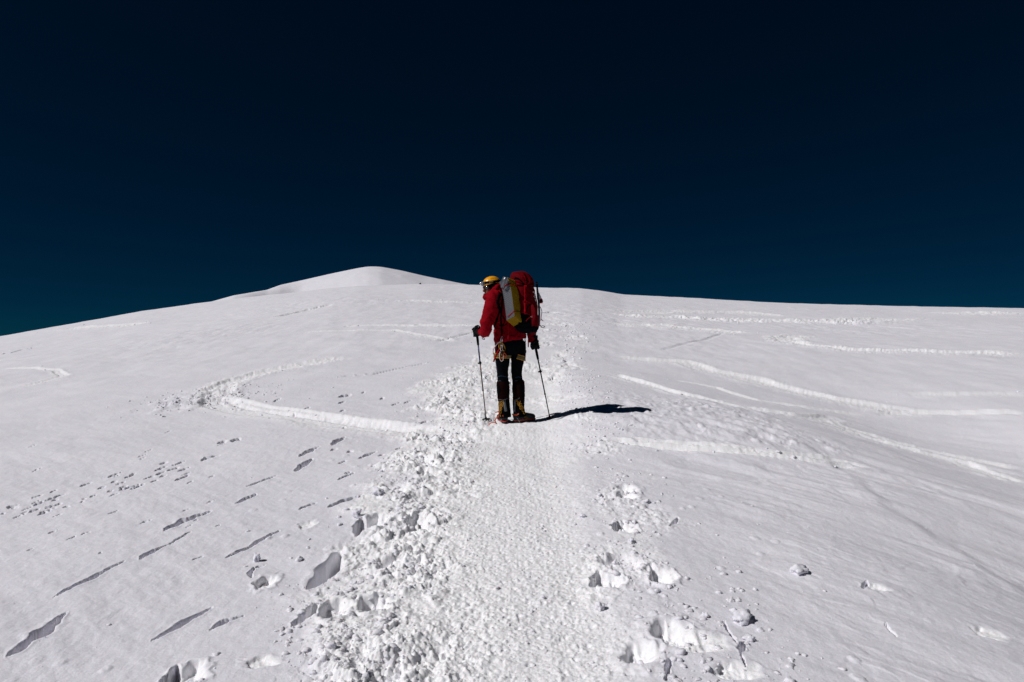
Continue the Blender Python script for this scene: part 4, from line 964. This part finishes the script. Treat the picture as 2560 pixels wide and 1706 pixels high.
# shoulder strap, hip belt and stabiliser webbing against the jacket
b = MB(); strap_on(b, jt, [(372, 272), (352, 300), (340, 350), (352, 400), (368, 450)], .036, .010, .010, 3, 4); b.obj('shoulder_strap', M['black'], pack)
b = MB(); strap_on(b, jt, [(388, 268), (384, 340), (380, 420), (374, 490), (380, 560), (384, 620), (382, 655)], .020, .012, .004, 3, 4); strap_on(b, jt, [(392, 470), (412, 520), (392, 556)], .012, .012, .004); strap_on(b, jt, [(440, 540), (412, 556), (386, 570), (360, 562)], .010, .010, .004); strap_on(b, jt, [(355, 440), (335, 520), (300, 600), (292, 650)], .03, .006, .004)
b.obj('webbing', M['black'], pack)
b = MB(); strap_on(b, jt, [(438, 530), (440, 600), (441, 660)], .016, .012, .003, 3, 4); q = D(441, 662, -.22); b.ribbon([D(441, 655, -.20), D(440, 675, -.20), D(440, 690, -.20)], .016, (0, -1, 0)); b.obj('strap_tail', M['webbing'], pack)
b = MB(); b.ribbon([D(622, 690, -.05), D(623, 730, -.05), D(622, 762, -.05)], .014, (0, -1, 0)); b.obj('strap_tail', M['webbing'], pack)
b = MB(); b.ribbon([D(716, 372, -.02), D(735, 400, -.02), D(746, 432, -.02), D(742, 470, -.02), D(737, 520, -.02)], .008, (.5, -1, 0)); b.ribbon([D(736, 500, -.02), D(748, 512, -.02), D(760, 522, -.02)], .008, (.3, -1, .3)); b.obj('strap_tail', M['webbing'], pack)

# ------------------------------------------------------------------ folded foam mat on the left side of the rucksack
MC = D(497, 462, -.42)
matt = thing('foam_mat', MC, 'folded silver and yellow foam mat strapped to the left side of the rucksack', 'sleeping mat')
EDGE = [D(499, 476, -.40), D(496, 440, -.40), D(488, 380, -.39), D(478, 300, -.37), D(466, 225, -.35), D(450, 165, -.33), D(432, 122, -.31)]
EP, _ = smoothpath(EDGE, [(0,)] * len(EDGE), 16); NL = 8; TH = .0168; WD = .136
for L_ in range(NL):
    nu, nv = 20, len(EP); v = []; f = []
    for side_ in (0, 1):
        for j in range(nv):
            t = j / (nv - 1); drop = (.068 * (1 - t) + .036 * t) * L_ / (NL - 1)
            fan = 1 + .25 * max(0, t - .85) / .15
            for i in range(nu + 1):
                s_ = i / nu
                p = EP[j] + RT * (TH * L_ * fan) + FW * WD * s_ - UP * (.050 * s_ + drop)
                endf = min(1, min(j, nv - 1 - j) / 5)
                bump = (.0058 if 0 < i < nu else .0030) * endf * math.cos(math.pi * j / 2 + (L_ % 2) * math.pi) * math.cos(math.pi * i / 2) if True else 0
                if L_ == 0 and t > .84 and s_ > .3: bump *= .2
                p = p + RT * ((.0075 if side_ else -.0055) * (.9) + bump) + FW * .0
                v.append(p)
    n = nu + 1; o_ = n * nv
    for j in range(nv - 1):
        for i in range(nu):
            a0 = j * n + i; f.append((a0, a0 + 1, a0 + n + 1, a0 + n)); f.append((a0 + o_, a0 + n + o_, a0 + n + 1 + o_, a0 + 1 + o_))
        f.append((j * n, (j + 1) * n, (j + 1) * n + o_, j * n + o_)); f.append((j * n + nu, j * n + nu + o_, (j + 1) * n + nu + o_, (j + 1) * n + nu))
    for i in range(nu): f.append((i, i + o_, i + 1 + o_, i + 1)); e = (nv - 1) * n; f.append((e + i, e + i + 1, e + i + 1 + o_, e + i + o_))
    ly = mesh_obj('foam_layer', v, f, M['foam'], matt, True)
    if L_ == 0:
        ly.data.materials.append(M['foil']); front = []
        for q in ly.data.polygons:
            if all(i < o_ for i in q.vertices): q.material_index = 1
            q.use_smooth = True
        mt_verts = v; mt_f = f
    else: mt_verts = mt_verts + v; mt_f = mt_f + [tuple(i + len(mt_verts) - len(v) for i in q) for q in f]
mtree = BVHTree.FromPolygons([tuple(p) for p in mt_verts], mt_f)
b = MB(); strap_on(b, mtree, [(386, 228), (410, 200), (436, 186), (460, 184), (490, 196), (518, 214)], .013, .007, .003, 3, 3); b.obj('mat_strap', M['webbing'], matt)
b = MB(); strap_on(b, mtree, [(434, 486), (460, 462), (488, 438), (500, 434)], .012, .006, .003, 3, 3); b.obj('mat_strap', M['webbing'], matt)
b = MB(); strap_on(b, mtree, [(500, 434), (525, 434), (550, 436)], .007, .006, .003, 3, 3); b.obj('mat_strap', M['black'], matt)
# grey flap of the mat's folded end behind the top strap
b = MB(); b.ribbon([D(414, 122, -.35), D(400, 145, -.355), D(390, 180, -.34), D(386, 215, -.31)], .055, (-.6, -.8, .1), .008); b.obj('folded_end', M['foil'], matt)

# ------------------------------------------------------------------ ice axe and the things at the right edge of the rucksack
axe = thing('ice_axe', D(722, 552, .0), 'ice axe with dark teal shaft strapped upright at the right edge of the rucksack', 'ice axe')
b = MB(); b.tube([D(703, 205, -.02), D(708, 270, -.03), D(716, 340, -.04), D(722, 430, -.05), D(722, 552, -.05)], [(.0095, .013), (.0105, .014), (.013, .015), (.013, .015), (.012, .015)], 12, sub=3, side=(1, 0, 0)); b.obj('shaft', M['axe'], axe)
b = MB(); b.tube([D(700, 162, -.02), D(700, 172, -.02), D(702, 190, -.02), D(705, 235, -.02), D(713, 325, -.035)], [.003, .010, .011, .0125, .0145], 10, sub=2); b.obj('grip', M['black'], axe)
b = MB(); b.tube([D(700, 178, -.02), D(700.5, 182, -.02)], [.0125, .0125], 10); b.obj('collar', M['copper'], axe)
b = MB(); b.tube([D(712, 552, -.05), D(722, 556, -.05), D(734, 566, -.05), D(741, 574, -.05)], [.007, .008, .006, .005], 8, sub=3)
b.tube([D(755 + 18 * math.cos(R_(a)), 573 + 7.5 * math.sin(R_(a)), -.05) for a in range(0, 360, 24)], .0038, 8, closed=True); b.obj('head', M['darkalu'], axe)
pouch = thing('drink_bottle', D(738, 350, .05), 'white bottle with a red and black cap showing behind the ice axe', 'bottle')
b = MB(); b.tube([D(716, 262, .03), D(722, 290, .03), D(732, 325, .03)], [.006, .016, .022], 14, sub=3); b.obj('bottle_body', M['white'], pouch)
b = MB(); b.tube([D(733, 322, .03), D(737, 334, .03)], [.023, .025], 14, sub=2); b.tube([D(738, 348, .03), D(739, 360, .03)], [.0245, .020], 14, sub=2); b.obj('cap', M['webbing'], pouch)
b = MB(); b.tube([D(737, 333, .03), D(739, 349, .03)], [.0262, .0255], 14, sub=2); b.obj('cap_band', M['black'], pouch)

# ------------------------------------------------------------------ trekking poles
def pole(top, tip, label, mid, low, lean_knob):
    g = (top - tip).normalized(); L_ = (top - tip).length; s = g.cross(Vector((0, 1, 0))).normalized(); fw = s.cross(g)
    t = thing('trekking_pole', tip, label, 'trekking pole', "the climber's trekking poles")
    at = lambda k: top - g * k
    b = MB(); b.tube([at(-.012), at(-.004), at(.012), at(.03), at(.05), at(.075), at(.10), at(.125), at(.17), at(.235)], [(.012, .010), (.021, .017), (.022, .017), (.015, .014), (.017, .016), (.014, .014), (.017, .016), (.0165, .015), (.0165, .015), (.014, .014)], 14, sub=3, side=s)
    b.obj('grip', M['black'], t)
    b = MB(); b.ribbon([at(.0) + s * .012, at(-.010) - s * .018, at(.006) - s * .040, at(.018) - s * .034, at(.03) - s * .008], .018, fw, .003); b.obj('wrist_strap', M['black'], t)
    k1, k2, k3 = L_ * .385, L_ * .672, L_ * .985
    b = MB(); b.tube([at(.23), at(k1)], [.0092, .0092], 12); b.obj('upper_shaft', mid, t)
    b = MB(); b.tube([at(k1 - .01), at(k2)], [.0082, .0080], 12); b.obj('middle_shaft', low, t)
    b = MB(); b.tube([at(k2 - .01), at(k3)], [.0070, .0062], 12); b.obj('lower_shaft', low, t)
    b = MB(); b.tube([at(k1 - .022), at(k1 - .014), at(k1 + .010), at(k1 + .016)], [.010, .0135, .0135, .010], 12); b.box(at(k1) + s * .020, s * .010, fw * .008, g * .009); b.box(at(k1) - s * .016, s * .006, fw * .006, g * .006); b.obj('clamp_lever', M['black'], t)
    b = MB(); b.tube([at(k2 - .014), at(k2 - .008), at(k2 + .008), at(k2 + .012)], [.0085, .0105, .0105, .0085], 12); b.obj('joint_collar', M['black'], t)
    # basket: hub, spokes, ring with open windows
    b = MB(); c_ = tip + g * .032; n = 12; u = g.cross(Vector((1, 0, 0))).normalized(); w_ = g.cross(u); tl_ = .0
    b.tube([c_ + (u * math.cos(2 * math.pi * k / 24) + w_ * math.sin(2 * math.pi * k / 24)) * .046 for k in range(24)], (.0042), 8, closed=True)
    b.tube([c_ - g * .008, c_ + g * .026], [.019, .008], 12); b.tube([c_ - g * .006, c_ + g * .0], [.026, .026], 12)
    for k in range(7):
        d = u * math.cos(2 * math.pi * k / 7) + w_ * math.sin(2 * math.pi * k / 7); b.tube([c_ + d * .012, c_ + d * .045], [(.0065, .0025), (.0085, .0025)], 8, side=g.cross(d))
    b.obj('basket', M['black'], t)
    b = MB(); b.tube([tip + g * .034, tip - g * .01], [.0062, .0035], 10); b.obj('tip', M['darkalu'], t)
def settle(p, q):   # plant the tip where the snow really is
    d = (q - EYE).normalized(); q = EYE + d * 7.6
    for k in range(900):
        if q.z < gz(q.x, q.y): break
        q = q + d * .004
    return q + Vector((0, 0, -.012))
POLE_L = (POLE_L[0], settle(*POLE_L)); POLE_R = (POLE_R[0], settle(*POLE_R))
print('pole tips', d2c(POLE_L[1]), d2c(POLE_R[1]))
pole(*POLE_L, "trekking pole with blue upper and brown lower shaft, planted left of the climber's boots", M['bluealu'], M['copper'], 1)
pole(*POLE_R, "dark slanting trekking pole planted right of the climber's boots at the edge of the shadow", M['darkalu'], M['darkalu'], 1)

# ------------------------------------------------------------------ gear hanging from the harness
def biner(mb, cx, cy, h, w_, dy, ang=0, r=.0045):
    P = []
    for k in range(16):
        a = 2 * math.pi * k / 16; x = w_ * math.cos(a) * (1 + .18 * math.sin(a)); y = h * math.sin(a); c_, s_ = math.cos(ang), math.sin(ang)
        P.append(D(cx + x * c_ - y * s_, cy + x * s_ + y * c_, dy + .01 * math.cos(a)))
    mb.tube(P, r, 8, closed=True, sub=2)
g1 = thing('carabiner', D(381, 690, -.17), 'silver carabiner clipped to the left hip of the harness, holding the bundle of slings', 'carabiner')
b = MB(); biner(b, 381, 688, 26, 9, -.17, .12); b.obj('body', M['silver'], g1); b = MB(); b.tube([D(388, 672, -.175), D(384, 708, -.175)], .0055, 8); b.obj('gate', M['silver'], g1)
g2 = thing('carabiner', D(378, 770, -.18), 'yellow carabiners hanging in a bunch under the silver one at the left hip', 'carabiner')
b = MB(); biner(b, 366, 745, 34, 11, -.19, -.1, .005); b.obj('body', M['yellow'], g2); b = MB(); biner(b, 394, 760, 38, 12, -.18, -.3, .005); b.obj('body', M['yellow'], g2)
b = MB(); biner(b, 408, 830, 20, 10, -.19, -.5, .0055); b.obj('body', M['orange'], g2); b = MB(); biner(b, 379, 765, 30, 9, -.20, .1, .0045); b.obj('body', M['silver'], g2)
b = MB(); biner(b, 376, 838, 16, 11, -.20, 0, .006); b.obj('body', M['yellow'], g2); b = MB(); biner(b, 378, 825, 24, 10, -.205, 0, .005); b.obj('body', M['darkalu'], g2)
b = MB(); b.box(D(374, 790, -.19), Vector((.010, 0, 0)), Vector((0, .008, 0)), Vector((0, 0, .022))); b.obj('sling_keeper', M['black'], g2, False); b = MB(); b.box(D(408, 792, -.18), Vector((.006, 0, 0)), Vector((0, .006, 0)), Vector((0, 0, .018))); b.obj('sling_keeper', M['black'], g2, False)
g3 = thing('sling', D(376, 860, -.2), 'red and white webbing sling hanging in a loop below the left hip', 'sling')
b = MB(); b.ribbon([D(366, 800, -.21), D(360, 840, -.215), D(364, 870, -.22), D(376, 888, -.22), D(390, 882, -.215), D(396, 860, -.21), D(393, 830, -.20)], .010, [Vector((-.8, -.6, 0)), Vector((-.9, -.4, 0)), Vector((-.7, -.3, -.6)), Vector((0, -.4, -.9)), Vector((.6, -.4, -.6)), Vector((.9, -.4, 0)), Vector((.9, -.4, 0))], .004); b.obj('loop', M['cord'], g3)
b = MB(); b.ribbon([D(372, 812, -.21), D(366, 845, -.213), D(370, 866, -.216), D(378, 878, -.216), D(388, 872, -.212)], .012, (.3, -1, 0), .003); b.obj('red_edge', M['webbing'], g3)
b = MB(); b.ribbon([D(376, 706, -.20), D(350, 718, -.20), D(330, 738, -.19), D(313, 762, -.17), D(306, 776, -.15)], .014, (-.3, -.9, .3), .003); b.obj('loop', M['cord'], g3)
b = MB(); b.ribbon([D(356, 780, -.20), D(345, 800, -.20), D(328, 835, -.19), D(314, 870, -.18), D(307, 894, -.175)], .019, (-.3, -1, .1), .004); b.obj('loop', M['webbing'], g3)
b = MB(); b.ribbon([D(305, 770, -.14), D(302, 800, -.12), D(306, 826, -.11)], .009, (-.8, -.6, 0), .003); b.obj('loop', M['webbing'], g3)
g4 = thing('quickdraw', D(594, 760, .08), 'dark quickdraw hanging from the right hip of the harness down to the leg loop', 'quickdraw')
b = MB(); b.ribbon([D(596, 700, .0), D(597, 740, .0), D(598, 782, .0)], .011, (0, -1, 0), .004); b.obj('sling', M['black'], g4)
b = MB(); biner(b, 598, 798, 16, 5, .0, .05, .0035); b.obj('body', M['darkalu'], g4); b = MB(); biner(b, 595, 690, 16, 5, .0, .0, .0035); b.obj('body', M['darkalu'], g4); b = MB(); b.ribbon([D(599, 812, .0), D(595, 850, .01), D(591, 878, .02)], .008, (0, -1, 0), .003); b.obj('strap', M['black'], g4)

# ------------------------------------------------------------------ loose snow
def chunk_mesh(seed, sub=2):
    rr_ = random.Random(seed); bm = bmesh.new(); bmesh.ops.create_icosphere(bm, subdivisions=sub, radius=1.0)
    o3 = [rr_.uniform(0, 50) for _ in range(3)]; sc = Vector((rr_.uniform(.8, 1.2), rr_.uniform(.7, 1.0), rr_.uniform(.5, .8)))
    from mathutils import noise
    for q in bm.verts:
        p = q.co.copy(); d = 1 + .75 * noise.noise(p * 1.3 + Vector(o3)) + .45 * noise.noise(p * 2.9 + Vector(o3)); q.co = Vector((p.x * sc.x, p.y * sc.y, p.z * sc.z)) * d
    return bm
def chunk(px, py, r, label, seed, flat=.9, group=None):
    x, y = V((px, py))[0]; bm = chunk_mesh(seed, 3); me = bpy.data.meshes.new('snow_chunk')
    for q in bm.verts: q.co = Vector((q.co.x * r, q.co.y * r, q.co.z * r * flat))
    bm.to_mesh(me); bm.free(); me.polygons.foreach_set('use_smooth', [True] * len(me.polygons)); me.materials.append(SNOW)
    o = bpy.data.objects.new('snow_chunk', me); COL.objects.link(o); o.location = (x, y, gz(x, y) + r * flat * .35); o.rotation_euler = (0, 0, seed * 1.3)
    o['label'] = label; o['category'] = 'snow chunk'; o['group'] = 'loose snow chunks beside the trail'
chunk(1836, 1314, .042, 'oval snow chunk lying alone on the smooth snow right of the trail', 5)
chunk(1706, 1425, .050, 'pointed snow chunk with a dark wedge of shadow above the black hole lower right', 8, 1.0)
chunk(1378, 1392, .026, 'small pointed snow chunk at the right edge of the packed trail', 11, 1.3)
chunk(1452, 1251, .024, 'rounded snow chunk just below a bright bowl print right of the trail', 13, 1.1)
chunk(688, 1281, .022, 'small ball of snow alone on the left slope beside a round print', 17, 1.0)
chunk(1620, 1418, .018, 'little snow chunk left of the pointed one at the lower right', 19, 1.0)
chunk(590, 1283, .020, 'thin upright flake of snow at the rim of the round print on the left', 23, 2.4)
chunk(1486, 1158, .026, 'snow chunk beside the upper bowl print right of the trail', 29, .9)
chunk(820, 1188, .035, 'jagged snow flake standing at the edge of the hole left of the trail', 31, 1.9)
chunk(1340, 1190, .020, 'single small snow chunk on the packed trail far from the margins', 37, 1.0)
chunk(1722, 1470, .022, 'snow lump on the right rim of the black hole at lower right', 41, 1.0)
chunk(868, 1142, .040, 'broken snow lump at the end of the dark furrow left of the trail', 43, 1.2)
# crumbs nobody could count
rs = random.Random(99); protos = []
for k in range(10):
    bm = chunk_mesh(100 + k, 2); protos.append((np.array([q.co[:] for q in bm.verts]), np.array([[q.index for q in fc.verts] for fc in bm.faces]))); bm.free()
cand = []
def scatter(n, fx, fy, fr):
    for _ in range(n): cand.append((fx(), fy, fr))
xs, ys, rsz = [], [], []
for _ in range(9000):
    y = 2.4 + 12 * rs.random() ** 1.6; z = rs.random(); tx = float(trail_x(y))
    if z < .50: x = tx - rs.triangular(.30, 1.35 if y < 9 else 2.2, .8)
    elif z < .72: x = tx + rs.triangular(.35, 1.5, .8)
    elif z < .95: x = tx + rs.uniform(-.5, .5)
    else: x = tx + rs.uniform(-2.6, 3.4)
    r = .004 + .016 * rs.random() ** 3.2
    if float(pn(np.array([x * 2.3]), np.array([y * 1.7]), 400)[0]) < rs.uniform(-.35, .15): continue
    if abs(x - tx) < .5: r *= .55
    if abs(x - tx) > 1.4: r *= .7
    xs.append(x); ys.append(y); rsz.append(r * (1 + y * .015))
for _ in range(420):
    c_ = V((488, 912))[0]; xs.append(c_[0] + rs.gauss(0, .55)); ys.append(c_[1] + rs.gauss(0, .7)); rsz.append(.006 + .022 * rs.random() ** 2)
for _ in range(260):
    y = 15 + 15 * rs.random() ** .7; xs.append(float(trail_x(y)) + .5 + rs.gauss(.3, .45)); ys.append(y); rsz.append(.010 + .04 * rs.random() ** 3)
for _ in range(420):
    t_ = rs.choice(TRACKS); q = rs.choice(t_[0]); xs.append(q[0] + rs.gauss(0, t_[1] * 1.4)); ys.append(q[1] + rs.gauss(0, t_[1] * 1.4)); rsz.append((.005 + .02 * rs.random() ** 3) * max(1, q[1] / 14))
xs, ys = np.array(xs), np.array(ys); zz = CAMZ + base(xs, ys) + detail(xs, ys)
VV, FF, off = [], [], 0
for x, y, z, r in zip(xs, ys, zz, rsz):
    v, f = protos[rs.randrange(10)]; a = rs.uniform(0, 6.28); ca, sa = math.cos(a), math.sin(a)
    if math.hypot(x - HEEL_R.x, y - HEEL_R.y) < .3 or math.hypot(x - HEEL_L.x, y - HEEL_L.y) < .25: continue
    w_ = np.stack([v[:, 0] * ca - v[:, 1] * sa, v[:, 0] * sa + v[:, 1] * ca, v[:, 2]], 1) * r + np.array([x, y, z - r * .05])
    VV.append(w_); FF.append(f + off); off += len(v)
VV, FF = np.concatenate(VV), np.concatenate(FF)
me = bpy.data.meshes.new('snow_crumbs'); me.vertices.add(len(VV)); me.vertices.foreach_set('co', VV.astype(np.float32).ravel())
me.loops.add(FF.size); me.loops.foreach_set('vertex_index', FF.astype(np.int32).ravel()); me.polygons.add(len(FF))
me.polygons.foreach_set('loop_start', np.arange(0, FF.size, 3, dtype=np.int32)); me.polygons.foreach_set('loop_total', np.full(len(FF), 3, np.int32)); me.update(calc_edges=True)
me.polygons.foreach_set('use_smooth', np.ones(len(FF), bool)); me.materials.append(SNOW)
cr_o = bpy.data.objects.new('snow_crumbs', me); COL.objects.link(cr_o); cr_o['kind'] = 'stuff'; cr_o['label'] = 'loose snow crumbs scattered over the churned margins of the trail'
# the tiny dark rock on the crest below the summit
ra = (1051 - 1280) / F; ry = 70.0; rx_ = ra * ry
bm = chunk_mesh(71, 2); me = bpy.data.meshes.new('rock')
for q in bm.verts: q.co *= .085
bm.to_mesh(me); bm.free(); me.materials.append(M['rock']); rk = bpy.data.objects.new('rock', me); COL.objects.link(rk); rk.location = (rx_, ry, gz(rx_, ry) + .06)
rk['label'] = 'tiny dark rock on the crest in front of the snow summit'; rk['category'] = 'rock'
